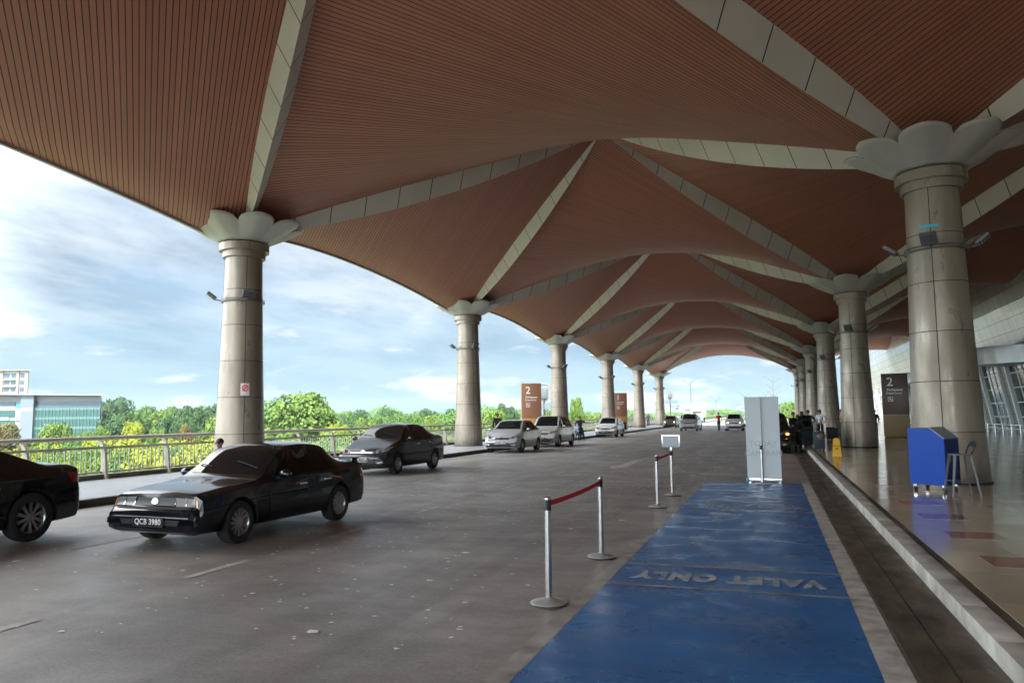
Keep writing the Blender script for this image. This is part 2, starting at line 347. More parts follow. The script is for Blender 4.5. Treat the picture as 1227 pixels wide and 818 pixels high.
# blue valet bay with borders
struct(sheet('painted_bay',-1.66,.6,-12,19.45,.008,m_blue))
b=MB()
m_pale=vary('worn_pale_line',(.62,.61,.56),(.2,.19,.165),4.2,.6,.3,r2=.4,detail=10)
for q in [(-1.82,-1.66,-12,19.6,m_greyline),(.6,.79,-12,19.5,m_pale),(-1.66,.6,19.45,19.52,m_greyline)]: b.poly([(q[0],q[2],.009),(q[1],q[2],.009),(q[1],q[3],.009),(q[0],q[3],.009)],q[4])
struct(b.build('bay_border'))
b=MB()
for yy in (7.62,8.68,13.72,15.1):
    b.poly([(-1.655,yy-.03,.012),(.595,yy-.03,.012),(.595,yy+.03,.012),(-1.655,yy+.03,.012)],m_greyline)
struct(b.build('bay_stripe'))
for yy,s in ((8.14,.47),(14.4,.5)):
    me=text_mb('VALET ONLY',s,m_letter,Matrix.Translation((-.52,yy,.0125))@Matrix.Rotation(PI,4,'Z'),.001,.028,.60,1.16); struct(link('bay_lettering',me))
# lane dashes and arrow
b=MB()
def dash(x,y0,y1,wd=.11,dx=0,z=.005): b.poly([(x-wd/2,y0,z),(x+wd/2,y0,z),(x+dx+wd/2,y1,z),(x+dx-wd/2,y1,z)],m_white_line)
y=-9
for k in range(24):
    dash(-6.06,y-.9,y+.15); dash(-9.0+.1,y+.1,y+1.5,.12); y+=2.75 if k<8 else 4.5
for k in range(6): dash(-3.2,22+k*6,23.3+k*6,.12)
b.poly([(-4.95,24.6,.005),(-4.6,24.6,.005),(-4.6,28.2,.005),(-4.95,28.2,.005)],m_white_line); b.poly([(-5.25,24.9,.0055),(-4.8,23.4,.0055),(-4.3,24.9,.0055)],m_white_line)
b.poly([(-1.9,21.5,.005),(-.9,21.6,.005),(-.85,22.3,.005),(-2.1,22.2,.005)],m_white_line)
struct(b.build('lane_marking'))
# peeling white flakes strewn on the road
m_flake=mat('pale_flake',(.8,.8,.77),.6); b=MB(); r_=random.Random(3)
for k in range(2600):
    if k<800: x=r_.gauss(-2.2,1.6); y=r_.uniform(17,42)
    else: x=r_.uniform(-11.5,-2.3); y=r_.uniform(4.5,40)
    if -1.9<x<.9 and y<19.7 or x>.7: continue
    s=r_.uniform(.006,.028)*(2.4 if r_.random()<.03 else 1)*(1.8 if k<800 else 1); n=r_.randint(4,6); a0=r_.random()*6
    b.poly([(x+s*r_.uniform(.5,1.3)*math.cos(a0+2*PI*i/n)*1.2,y+s*r_.uniform(.5,1.3)*math.sin(a0+2*PI*i/n),.0065) for i in range(n)],m_flake)
o=b.build('paint_flakes'); o['kind']='stuff'; 

# ================= CANOPY ROOF =================
def zd(t): return 12.85-5.43*t
def eave(v): v=min(max(v,0),1); return 2.15*(v**.5)*((1-v)**.95)
def rz(xn,yn,left):
    t=max(abs(xn),abs(yn),1e-6)
    if abs(yn)>=abs(xn): return zd(t)+2.65*t*t*(1-(xn/t)**2)
    if left and xn<0:
        if t>1: return zd(1)+eave((yn+1)/2)*1.0-(t-1)*1.5
        return zd(t)+eave((yn/t+1)/2)*t*t
    return zd(t)+2.65*t*t*(1-(yn/t)**2)
roof=thing('canopy_roof','undulating canopy roof of brown slatted vaults with pale folded ribs over the whole forecourt','roof',(0,0,0))
NB0,NB1=-2,5
def tri_panel(cx,cy,hx,hy,side,left,m,name):
    b=MB(); n=18; rows=[]
    for i in range(n+1):
        t=i/n; row=[]
        for j in range(n+1):
            xi=-1+2*j/n
            xn,yn={'F':(xi*t,t),'N':(xi*t,-t),'L':(-t,xi*t),'R':(t,xi*t)}[side]
            row.append(b.bm.verts.new((cx+xn*hx,cy+yn*hy,rz(xn,yn,left))))
        rows.append(row)
    if side=='L' and left:
        row=[]
        for j in range(n+1):
            yn=-1+2*j/n; row.append(b.bm.verts.new((cx-hx-.75,cy+yn*hy,rz(-1.08,yn,True))))
        rows.append(row)
    for a,c in zip(rows,rows[1:]):
        for j in range(n):
            f=b.face([a[j],a[j+1],c[j+1],c[j]],m)
            if f: f.smooth=True
    bmesh.ops.remove_doubles(b.bm,verts=b.bm.verts,dist=1e-4)
    return b.build(name,roof)
def rib(cx,cy,hx,hy,sx,sy,left):
    b=MB(); L=math.hypot(hx,hy); dx,dy=sx*hx/L,sy*hy/L; nx,ny=-dy,dx
    def sec(u,g=0):   # u: 1 column .. 0 apex
        t=u; s=math.sin(PI*min(1,max(0,(u-.02)/.98)))**.75; hw=.04+.46*s-g; dp=.03+.62*s-g
        z=zd(t); px,py=cx+sx*hx*t,cy+sy*hy*t
        zt=z+.22*s+.02
        return [(px+nx*hw,py+ny*hw,zt),(px,py,z-dp),(px-nx*hw,py-ny*hw,zt)]
    n=11; g=.0035
    for k in range(n):
        a=.02+(.975-.02)*k/n; c=.02+(.975-.02)*(k+1)/n-g*.6
        b.loft([sec(a+(c-a)*i/3) for i in range(4)],m_rib,closed=True,caps=False,smooth=False)
    b.loft([sec(.02+.955*i/20,.02) for i in range(21)],m_dark,closed=True,caps=False,smooth=False)
    return b.build('rib',roof)
for row in (0,1):
    cx=(XL+XR)/2+row*WID; hx=WID/2
    for k in range(NB0,NB1):
        cy=Y1+(k+.5)*S; hy=S/2
        for side,sg in (('L',1),('R',1),('F',-1),('N',-1)):
            tri_panel(cx,cy,hx,hy,side,row==0,MS[sg],'ceiling_panel')
        for sx in (-1,1):
            for sy in (-1,1): rib(cx,cy,hx,hy,sx,sy,row==0)
        b=MB(); b.box(cx-.45,cx+.45,cy-.35,cy+.35,zd(0)-.14,zd(0)+.1,m_rib); b.build('apex_plate',roof)
# edge trims
b=MB(); x=XL-.75
for k in range(NB0,NB1):
    cy=Y1+(k+.5)*S
    pts=[(x,cy+(-1+2*j/24)*S/2,rz(-1.08,-1+2*j/24,True)) for j in range(25)]
    b.loft([[(p[0]-.12,p[1],p[2]-.06),(p[0]+.0,p[1],p[2]-.07),(p[0]+.0,p[1],p[2]+.3),(p[0]-.12,p[1],p[2]+.3)] for p in pts],m_trim,smooth=False)
b.build('eave_trim',roof)
yE=Y1+NB1*S
for row in (0,1):
    cx=(XL+XR)/2+row*WID; b=MB(); pts=[(cx+(-1+2*j/30)*WID/2,yE,rz(-1+2*j/30,1,row==0)) for j in range(31)]
    b.loft([[(p[0],p[1]-.02,p[2]-.03),(p[0],p[1]+.3,p[2]-.05),(p[0],p[1]+.3,p[2]+.5),(p[0],p[1]-.02,p[2]+.5)] for p in pts],m_trim,smooth=False); b.build('end_trim',roof)

# ================= COLUMNS =================
def column_proto():
    root=thing('column','','column')
    H0=6.57; r0,r1=.76,.555
    b=MB(); n=40; z=0; joint=1.1
    def rad(z): return r1+(r0-r1)*(1-z/H0)**1.35
    zs=[0.0]; k=1
    prof=[]
    z=0
    while z<H0-.02:
        z2=min(z+joint,H0); 
        seg=[z+.008+(z2-z-.016)*i/4 for i in range(5)]
        rings=[[(rad(q)*math.cos(2*PI*a/n),rad(q)*math.sin(2*PI*a/n),q) for a in range(n)] for q in seg]
        b.loft(rings,m_col,caps=False); z=z2
    b.lathe([(rad(0)-.012,0),(rad(H0*.5)-.014,H0*.5),(rad(H0)-.012,H0)],m_dark,n)
    for a in range(4):
        an=a*PI/2+R(62); t=(-math.sin(an),math.cos(an)); 
        rings=[]
        for q in [H0*i/12 for i in range(13)]:
            rr=rad(q); c=(math.cos(an),math.sin(an)); hw=.008
            rings.append([((rr-.03)*c[0]-hw*t[0],(rr-.03)*c[1]-hw*t[1],q),((rr+.002)*c[0]-hw*t[0],(rr+.002)*c[1]-hw*t[1],q),((rr+.002)*c[0]+hw*t[0],(rr+.002)*c[1]+hw*t[1],q),((rr-.03)*c[0]+hw*t[0],(rr-.03)*c[1]+hw*t[1],q)])
        b.loft(rings,m_dark)
    b.build('shaft',root)
    b=MB(); b.lathe([(.8,0),(.8,.012),(.775,.03)],m_dark,n); b.build('base_ring',root)
    b=MB(); b.lathe([(r1,H0-.05),(.64,H0-.05),(.64,H0+.13),(.655,H0+.131),(.655,H0+.15),(.745,H0+.151),(.745,H0+.38),(.5,H0+.38)],m_col,56); b.build('collar',root)
    zb=H0+.38; b=MB(); NPET=8
    for p in range(NPET):
        a0=2*PI*p/NPET+R(22); half=PI/NPET
        nu,nv=8,12; grid=[]
        for i in range(nv+1):
            f=-1+2*i/nv; ph=f*half; Ro=1.36+.27*math.sqrt(max(0,1-abs(f)**2.3)); row=[]
            for j in range(nu+1):
                u=j/nu; rr=.66+u*(Ro-.66); zz_=zb+.60*max(0,(rr-.66)/.9)**1.0; rr+=.20*(1-abs(f))*min(1,u*1.7)
                row.append(b.bm.verts.new((rr*math.cos(a0+ph),rr*math.sin(a0+ph),zz_)))
            grid.append(row)
        for r,q in zip(grid,grid[1:]):
            for j in range(nu): b.face([r[j],r[j+1],q[j+1],q[j]],m_petal)
    b.lathe([(.70,zb),(.9,zb+.5)],m_dark,n,caps=False)
    bmesh.ops.remove_doubles(b.bm,verts=b.bm.verts,dist=.0005); 
    o=b.build('petal_capital',root); md=o.modifiers.new('s','SOLIDIFY'); md.thickness=.03; md.offset=1
    # floodlight ring
    b=MB(); zr=5.15; rr=rad(zr)+.05
    b.tube([(rr*math.cos(2*PI*i/36),rr*math.sin(2*PI*i/36),zr) for i in range(37)],.022,m_lamp,6,caps=False)
    b.tube([(rr*math.cos(2*PI*i/36),rr*math.sin(2*PI*i/36),zr+.07) for i in range(37)],.012,m_lamp,6,caps=False)
    b.build('lamp_ring',root)
    for an in (-118,-28,152):
        a=R(an); mx=Matrix.Translation(((rr+.02)*math.cos(a),(rr+.02)*math.sin(a),zr+.02))@Matrix.Rotation(a,4,'Z')
        b=MB(); b.tube([mx@Vector((0,0,0)),mx@Vector((.16,0,.02)),mx@Vector((.2,0,.1))],.018,m_lamp,6)
        m2=mx@Matrix.Translation((.27,0,.14))@Matrix.Rotation(R(-38),4,'Y')
        b.box(-.16,.16,-.17,.17,-.03,.03,m_lamp,m2,.01)
        for q in range(5): b.box(-.12+.06*q-.008,-.12+.06*q+.008,-.14,.14,-.07,-.03,m_lamp,m2)
        fl=b.build('floodlight',root); b=MB(); b.box(-.135,.135,-.145,.145,.0302,.036,m_lens,m2); b.build('lens',fl)
    return root
cp=column_proto(); names_L=['nearest column on the left sidewalk, behind the black sedan with raised hood','second column on the left sidewalk, behind the silver hatchback','third column on the left sidewalk, beside the silver people carrier','fourth column on the left sidewalk, behind the white hatchback','fifth column on the left sidewalk, beyond the sign numbered 1','last column on the left sidewalk before the open sky']
names_R=['nearest and largest column on the right, beside the blue cabinet','second column on the right, beside the yellow wet floor sign','third column on the right, behind the two travellers with luggage','fourth column on the right, half hidden behind the third','fifth column on the right, a narrow strip behind the fourth','last column on the right, farthest strip of the row']
names_L[0]='nearest and tallest looking column on the left sidewalk, behind the old black sedan'
first=True
for nm,X in ((names_L,XL),(names_R,XR)):
    for i,l in enumerate(nm):
        c=cp if first else dup(cp); first=False
        c.location=(X,Y1+i*S,SW); c.rotation_euler=(0,0,R(-14) if X<0 else R(10)); c['label']='tan metal clad '+l; c['group']='flower topped columns carrying the canopy'
for X in (XL,XR):
    for i in (-1,-2):
        c=dup(cp); c.location=(X,Y1+i*S,SW); c['label']='tan metal clad column behind the viewpoint'; c['group']='columns behind the viewpoint'
        # out of frame, still casts and carries the roof
# tape on the nearest right column, notice on the nearest left one
m_tape=mat('cyan_tape',(.03,.45,.65),.5)
def on_col(X,Y,z0,z1,a0,a1,m,name,label,cat):
    b=MB(); rr=lambda z:.555+(.76-.555)*(1-(z)/6.78)**1.35+.006
    b.loft([[(X+(rr(z)+o)*math.cos(a0+(a1-a0)*i/8),Y+(rr(z)+o)*math.sin(a0+(a1-a0)*i/8),z+SW) for i in range(9)] for z,o in ((z0,0),(z0,.004),(z1,.004),(z1,0))],m,closed=False); return tag(b.build(name),label,cat)
on_col(XR,Y1,5.62,5.68,R(-128),R(-92),m_tape,'adhesive_tape','cyan adhesive tape stuck high on the nearest right column','tape')
o=on_col(XL,Y1,2.25,2.62,R(-52),R(-30),m_white,'notice','small white no smoking notice fixed to the nearest left column','notice')
b=MB(); an=R(-41); cxp,cyp=XL+.69*math.cos(an),Y1+.69*math.sin(an)
mx=Matrix.Translation((cxp,cyp,2.62))@Matrix.Rotation(an+PI/2,4,'Z')@Matrix.Rotation(PI/2,4,'X')
pts=[mx@Vector((.085*math.cos(2*PI*i/24),.085*math.sin(2*PI*i/24),0)) for i in range(25)]; b.tube(pts,.012,m_belt,6,False); b.tube([pts[3],pts[15]],.01,m_belt,6)
b.build('prohibition_symbol',o)

# ================= TERMINAL FACADE =================
fac=thing('terminal_building','silver clad terminal building with leaning green glass walls along the walkway','building',(XF,0,SW))
LEAN=.165
def fx(z): return -z*LEAN
b=MB(); b.poly([(fx(0)+.12,-30,0),(fx(0)+.12,165,0),(fx(5.2)+.12,165,5.2),(fx(5.2)+.12,-30,5.2)],m_glass); b.build('glass_wall',fac)
b=MB()
zz0=5.2; Z=[5.2,6.05,6.9,7.75,8.6,9.5,10.4,11.4,12.6,14]
def fx2(z): return fx(5.2)-(z-5.2)*.30 if z<9 else fx(5.2)-3.8*.30-(z-9)*.12
for a,c in zip(Z,Z[1:]):
    y=-30
    while y<165:
        L=1.5; g_=.012
        b.poly([(fx2(a),y+g_,a+g_),(fx2(a),y+L-g_,a+g_),(fx2(c),y+L-g_,c-g_),(fx2(c),y+g_,c-g_)],m_clad); y+=L
    b.poly([(fx2(a)+.02,-30,a),(fx2(a)+.02,165,a),(fx2(c)+.02,165,c),(fx2(c)+.02,-30,c)],m_dark)
b.build('metal_cladding',fac)
b=MB(); b.box(fx2(14)+.03,20,-30,165.0,13.9,14.2,m_clad); b.box(.4,20,164.7,165,0,13.9,m_clad); b.build('wall_return',fac)
yy=-28; piers=[]
while yy<160:
    b=MB(); pw=1.5
    b.loft([[(fx(z)+.02,yy,z),(fx(z)+.02,yy+pw,z),(fx(z)+.3,yy+pw,z),(fx(z)+.3,yy,z)] for z in (0,1.3,2.6,3.9,5.2)],m_pier,smooth=False)
    for z in (1.3,2.6,3.9): b.box(fx(z)-.002,fx(z)+.1,yy+.01,yy+pw-.01,z-.01,z+.01,m_dark)
    b.build('facade_pier',fac)
    b=MB()
    for q in (yy-.35,yy+pw+.12): b.loft([[(fx(z)-.14,q,z),(fx(z)-.14,q+.30,z),(fx(z)+.3,q+.22,z),(fx(z)+.3,q,z)] for z in (0,5.2)],m_mull,smooth=False)
    b.build('fin',fac)
    b=MB()
    for j in range(3):
        q=yy+pw+.9+j*1.25; b.loft([[(fx(z)+.07,q,z),(fx(z)+.07,q+.12,z),(fx(z)+.4,q+.13,z),(fx(z)+.4,q,z)] for z in (0,5.2)],m_mull,smooth=False)
    for z in (.05,1.05,2.1,3.15,4.2): b.box(fx(z)+.075,fx(z)+.2,yy+pw+.34,yy+6.6,z,z+.07,m_mull)
    b.build('mullion_grid',fac)
    yy+=7.0
def hood(y,x=-1.0,z=4.7,Wd=5.8,pr=3.3):
    b=MB(); rings=[]
    for i in range(15):
        a=-PI/2+PI*i/14*.98; rings.append([(x+.4-pr*math.cos(a)*(1-.12*k),y+Wd/2*math.sin(a),z+1.15-1.15*k**1.6) for k in (0,.25,.5,.75,1)])
    b.loft(rings,m_clad,closed=False)
    b.poly([(rings[i][4]) for i in range(15)],m_clad)
    return b.build('entrance_hood',fac)
for y in (24.5,31.5,45.5,59.5,73.5,94.5): hood(y)
# low bench rail along the facade
b=MB(); b.box(-1.5,-1.44,20,140,.55,.6,m_steel); b.box(-1.5,-1.44,20,140,.3,.34,m_steel)
for k in range(61): b.tube([(-1.47,20+2*k,0),(-1.47,20+2*k,.6)],.03,m_steel,6)
b.build('guard_rail',fac)

# ================= LEFT RAILING =================
rail=thing('railing','tan metal railing with curved posts and grey balusters along the left sidewalk edge','railing',(RAILX,0,SW))
b=MB(); b.tube([(-.16,-20,1.08),(-.16,300,1.08)],.055,m_rail,12); b.build('top_rail',rail)
b=MB(); b.box(-.03,.03,-20,300,.80,.86,m_rail); b.box(-.03,.03,-20,300,.16,.20,m_rail); b.build('mid_rail',rail)
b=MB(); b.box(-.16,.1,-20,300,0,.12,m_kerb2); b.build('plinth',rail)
pm=None
for k in range(-4,56):
    y=15.43+2.21*k
    if pm is None:
        b=MB(); pr=[(-.16,1.06),(-.05,.9),(.02,.7),(.05,.45),(.06,.2),(.1,0)]
        b.loft([[(x-w_,-.035,z),(x+w_,-.035,z),(x+w_,.035,z),(x-w_,.035,z)] for (x,z),w_ in zip(pr,(.05,.06,.07,.075,.08,.1))],m_rail,smooth=False); o=b.build('post',rail); pm=o.data
    else: o=link('post',pm,rail)
    o.location.y=y
b=MB()
k=0; y=-13
while y<137:
    f=((y-15.43)/2.21)%1
    if .04<f<.96: b.box(-.011,.011,y-.011,y+.011,.2,.8,m_bal)
    y+=.155
o=b.build('balusters',rail); o['kind']='stuff'
#@@OBJECTS@@
# ================= CARS =================
m_steel2=mat('dull_trim',(.28,.28,.28),.45,.3)
def pchip(xs,ys):
    xs=np.array(xs,float); ys=np.array(ys,float); h=np.diff(xs); d=np.diff(ys)/h; m=np.zeros(len(xs))
    for i in range(1,len(xs)-1):
        if d[i-1]*d[i]>0: w1=2*h[i]+h[i-1]; w2=h[i]+2*h[i-1]; m[i]=(w1+w2)/(w1/d[i-1]+w2/d[i])
    m[0]=d[0]; m[-1]=d[-1]
    def f(x):
        i=int(np.clip(np.searchsorted(xs,x)-1,0,len(xs)-2)); t=(x-xs[i])/h[i]
        return float((1+2*t)*(1-t)**2*ys[i]+t*(1-t)**2*h[i]*m[i]+t*t*(3-2*t)*ys[i+1]+t*t*(t-1)*h[i]*m[i+1])
    return f
def car_keys(L,W,H,nose=.60,hf=.72,hc=.93,yc=1.15,yrf=1.95,yrr=3.1,yd=3.75,zd_=1.02,zt=.95,zb=.19,wt=.56,round_=.10,rear_top=None,lead=.16,sq=0):
    hw=W/2; b0=hc-.06; b1=hc+.0
    K=[(0,hw*(.80+sq),zb+.16*(1-4*sq),nose-.16,hw*(.76+sq),nose-.13*(1-4*sq),hw*(.68+sq)),
       (.035,hw*(.88+sq*.6),zb+.08*(1-4*sq),nose-.09,hw*(.84+sq*.6),nose-.06*(1-4*sq),hw*(.74+sq*.6)),
       (.09+round_*.3,hw*.94,zb+.03,nose-.03,hw*.9,nose,hw*.8),
       (lead+round_*.5,hw*.97,zb+.01,hf-.05,hw*.93,hf,hw*.8),
       (lead+.30+round_,hw*.99,zb,hf+(hc-hf)*.30-.03,hw*.955,hf+(hc-hf)*.38+.01,hw*.8),
       (yc,hw,zb,b0,hw*.965,hc,hw*.88),
       (yc+.1,hw,zb,b0+.006,hw*.965,hc+.05,hw*.86),
       (yrf-.1,hw,zb,b0+.02,hw*.965,H-.055,wt+.07),
       (yrf+.12,hw,zb,b0+.025,hw*.965,H-.01,wt),
       ((yrf+yrr)/2,hw,zb,b0+.035,hw*.965,H,wt),
       (yrr,hw,zb,b0+.05,hw*.96,H-.045,wt-.01),
       (yd-.12,hw*.99,zb+.01,b1+.0,hw*.94,zd_+.05,hw*.74),
       (yd,hw*.985,zb+.02,b1+.0,hw*.93,zd_,hw*.78),
       (L-.10,hw*.95,zb+.05,zt-.05,hw*.9,zt,hw*.76),
       (L-.05,hw*.92,zb+.08,zt-.2,hw*.87,zt-.15,hw*.74),
       (L,hw*.84,zb+.14,.55,hw*.8,.6,hw*.7)]
    return K
def make_car(name,label,body_mat,dims,kind='sedan',plate=None,lod=0,colors=None,lit=0,wheel_r=.30,lamps='slant',accent=None,spokes=10,group='cars standing or driving on the forecourt road',belt_line=True,nohood=None):
    L,W,H=dims['L'],dims['W'],dims['H']; K=car_keys(**dims); ys=[k[0] for k in K]
    F=[pchip(ys,[k[i] for k in K]) for i in range(1,7)]
    root=thing(name,label,'car',group=group); hw=W/2; yo=-L/2
    def section(y):
        w_,zb,zbl,wb,zt,wtp=[f(y) for f in F]; up=max(zt-zbl,.001)
        g=min(1,max(0,(up-.06)/.25))
        pts=[(0,zb),(w_*.80,zb),(w_*.955,zb+.035),(w_*.992,zb+.13),(w_,zb+(zbl-zb)*.42),(w_*.992,zb+(zbl-zb)*.66),(w_*.978,zb+(zbl-zb)*.70),(wb+.006,zbl-.05),(wb,zbl-.012),(wb-.02-.0*g,zbl+.012*g+.003)]
        a=(wb-.03,zbl+.02*g+.005); e=(wtp,zt-.055*g-.004)
        for t in (.3,.65,1): pts.append((a[0]+(e[0]-a[0])*t+.018*g*math.sin(PI*t),a[1]+(e[1]-a[1])*t))
        pts+= [(wtp-.035,zt-.016*g-.001),(wtp*.8,zt),(wtp*.42,zt+.016),(0,zt+.021)]
        return pts
    st=sorted(set([round(v,4) for v in list(np.linspace(.0,.22,8))+list(np.linspace(.22,L-.2,46))+list(np.linspace(L-.2,L,7))]))
    b=MB(); rings=[]
    for y in st:
        h=section(y); ring=[(x,y+yo,z) for x,z in h]+[(-x,y+yo,z) for x,z in h[-2:0:-1]]; rings.append(ring)
    b.loft(rings,body_mat,closed=True,caps=True)
    bmesh.ops.recalc_face_normals(b.bm,faces=b.bm.faces); b.bm.normal_update()
    bvh=BVHTree.FromBMesh(b.bm)
    body=b.build('body',root)
    wb0=dims.get('axf',None); axf=yo+(.80 if L>3.9 else .70)+0; axr=yo+L-(.86 if kind=='sedan' else .70)
    # wheel arches
    cb_=MB()
    for ya in (axf,axr):
        for s in (-1,1):
            cb_.lathe([(wheel_r+.055,0),(wheel_r+.055,.30)],m_black,28,(s*(hw+.03)-(0.30 if s>0 else 0),ya,wheel_r+.0),'X')
    cut=cb_.build('cut'); md=body.modifiers.new('b','BOOLEAN'); md.operation='DIFFERENCE'; md.object=cut; md.solver='EXACT'; md.material_mode='TRANSFER' if hasattr(md,'material_mode') else None
    dg=bpy.context.evaluated_depsgraph_get(); dg.update(); me=bpy.data.meshes.new_from_object(body.evaluated_get(dg)); body.modifiers.clear(); old=body.data; body.data=me; me.name='body'; bpy.data.objects.remove(cut)
    me.set_sharp_from_angle(angle=R(23))
    if accent: pass
    def decal(nm,fn,nf,ng,m,off=.005,parent=root,thick=0):
        """fn(f,g)->(origin,direction) projected onto the body"""
        bb=MB(); grid=[]
        for i in range(nf+1):
            row=[]
            for j in range(ng+1):
                o_,d_=fn(i/nf,j/ng); h=bvh.ray_cast(Vector(o_),Vector(d_).normalized())
                if h[0] is None: row.append(None); continue
                n_=h[1]; n_=n_ if n_.dot(Vector(d_))<0 else -n_; row.append(bb.bm.verts.new(h[0]+n_*off))
            grid.append(row)
        for r_a,r_b in zip(grid,grid[1:]):
            for j in range(ng):
                q=[r_a[j],r_a[j+1],r_b[j+1],r_b[j]]
                if all(q): 
                    f=bb.face(q,m)
                    if f: f.smooth=True
        if not bb.bm.faces: bb.bm.free(); return None
        return bb.build(nm,parent)
    def side(s,P):   # P(f,g)->(y,z)
        return lambda f,g:((s*2,P(f,g)[0]+yo,P(f,g)[1]),(-s,0,0))
    def front(P,rear=False):
        return lambda f,g:((P(f,g)[0],(-4 if not rear else 4),P(f,g)[1]),(0,1 if not rear else -1,0))
    def top(P): return lambda f,g:((P(f,g)[0],P(f,g)[1]+yo,4),(0,0,-1))
    def quad(a,bq,c,d): # a,b top? corners: a(f0,g0) b(f1,g0) c(f1,g1) d(f0,g1)
        return lambda f,g:tuple((a[i]*(1-f)+bq[i]*f)*(1-g)+(d[i]*(1-f)+c[i]*f)*g for i in (0,1))
    yc,yrf,yrr,yd=dims.get('yc',1.15),dims.get('yrf',1.95),dims.get('yrr',3.1),dims.get('yd',3.75)
    # windscreen, rear screen
    wbs=lambda y:F[5](y)
    decal('windscreen',top(lambda f,g:((2*f-1)*(wbs(yc+.08+(yrf-yc-.16)*g)*.985),yc+.09+.05*(2*f-1)**2+(yrf-yc-.17)*g)),10,8,m_win)
    if kind=='sedan': decal('rear_screen',top(lambda f,g:((2*f-1)*(wbs(yrr+.08+(yd-yrr-.22)*g)*.9),yrr+.08+(yd-yrr-.22)*g)),10,6,m_win)
    else: decal('rear_screen',front(lambda f,g:((2*f-1)*wt_*.92,(H-.12)*(1-g)+(F[2](yd)+.10)*g),True) if False else top(lambda f,g:((2*f-1)*(wbs(yrr+.05+(yd-yrr-.08)*g)*.88),yrr+.05+(yd-yrr-.08)*g)),10,6,m_win)
    # side glass
    b0y,b1y=yc+.22,(yd-.28 if kind=='sedan' else yd-.12); t0y,t1y=yrf+.02,yrr-.02
    def SP(f,g):
        yb=b0y+(b1y-b0y)*f; yt=t0y+(t1y-t0y)*f; zbv=F[2](yb)+.035; ztv=F[4](yt)-.085
        return (yb*(1-g)+yt*g, zbv*(1-g)+ztv*g)
    cuts=[(.0,.47),(.50,.83),(.855,1.0)]
    if kind=='mpv': cuts=[(0,.40),(.425,.72),(.745,1)]
    for s in (-1,1):
        for a,c in cuts: decal('side_window',side(s,lambda f,g:SP(a+(c-a)*f,.04+.92*g)),8,6,m_win)
        # door shut lines and handles
        def line(pts,wd=.005,m=m_dark,nm='door_seam'):
            for (y0,z0),(y1,z1) in zip(pts,pts[1:]):
                dy,dz=y1-y0,z1-z0; l=math.hypot(dy,dz) or 1; ny,nz=-dz/l*wd,dy/l*wd
                decal(nm,side(s,quad((y0+ny,z0+nz),(y1+ny,z1+nz),(y1-ny,z1-nz),(y0-ny,z0-nz))),10,1,m,.003)
        if lod<2:
            mids=[]
            for fr in (.0,.485,.84):
                yb=b0y+(b1y-b0y)*fr; zbv=F[2](yb); line([(yb-.04 if fr==0 else yb,zbv),(yb-.05 if fr==0 else yb,F[1](yb)+.10)])
            for fr in (.40,.76):
                yb=b0y+(b1y-b0y)*fr; zb_=F[2](yb)-.10; bb=MB(); xx=F[0](yb)*.985; bb.box(min(s*xx,s*(xx+.03)),max(s*xx,s*(xx+.03)),yb+yo-.09,yb+yo+.09,zb_-.015,zb_+.015,body_mat if lod else m_chrome,bev=.006); bb.build('door_handle',root)
        # mirror
        bb=MB(); my=yc+.36+yo; mz=F[2](yc+.3)+.085; bb.tube([(s*(hw*.93),my,mz-.05),(s*(hw+.05),my-.01,mz-.02)],.02,m_blackp,6)
        bb.ellips((s*(hw+.11),my-.01,mz+.01),(.105,.055,.065),body_mat if lod!=9 else m_blackp,12,8); mo=bb.build('door_mirror',root)
        bb=MB(); bb.ellips((s*(hw+.11),my+.03,mz+.01),(.085,.02,.05),m_chrome,10,6); bb.build('mirror_glass',mo)
    # lamps
    nose=dims.get('nose',.6); hf=dims.get('hf',.72)
    for s in (-1,1):
        if lamps=='box':
            P=quad((s*hw*.40,hf-.025),(s*hw*.80,hf-.035),(s*hw*.84,nose-.005),(s*hw*.46,nose-.005))
            hl=decal('headlight',front(P),8,4,m_headl,.008)
            P2=quad((s*hw*.815,hf-.045),(s*hw*.85,hf-.055),(s*hw*.88,nose-.005),(s*hw*.85,nose-.005)); decal('indicator',front(P2),4,3,m_amber,.007)
            for fr in (.40,.62): decal('lamp_frame',front(quad((s*hw*(fr),hf-.02),(s*hw*(fr+.012),hf-.02),(s*hw*(fr+.04),nose-.005),(s*hw*(fr+.028),nose-.005))),1,4,m_chrome,.012,hl or root)
        else:
            P=quad((s*hw*.50,hf-.03),(s*hw*.90,hf+.07),(s*hw*.93,hf-.05),(s*hw*.52,hf-.12))
            hl=decal('headlight',front(P),10,5,m_headl,.006)
            decal('lamp_core',front(quad((s*hw*.60,hf-.03),(s*hw*.72,hf),(s*hw*.72,hf-.09),(s*hw*.60,hf-.10))),4,4,m_black if not lit else m_onlamp,.010,hl or root)
            P=quad((s*hw*.62,.40),(s*hw*.86,.42),(s*hw*.86,.375),(s*hw*.62,.355)); decal('fog_lamp',front(P),6,2,m_chrome,.010)
            P=quad((s*hw*.58,.46),(s*hw*.90,.49),(s*hw*.88,.31),(s*hw*.50,.29)); decal('bumper_recess',front(P),6,3,m_blk_rail,.004)
        zt=dims.get('zt',.95)
        decal('tail_light',front(quad((s*hw*.45,zt-.10),(s*hw*.97,zt-.10),(s*hw*.97,zt-.25),(s*hw*.5,zt-.25)),True),6,4,m_red,.007)
        decal('tail_light',side(s,quad((L-.30,zt-.10),(L-.03,zt-.12),(L-.03,zt-.25),(L-.2,zt-.26))),6,4,m_red,.007)
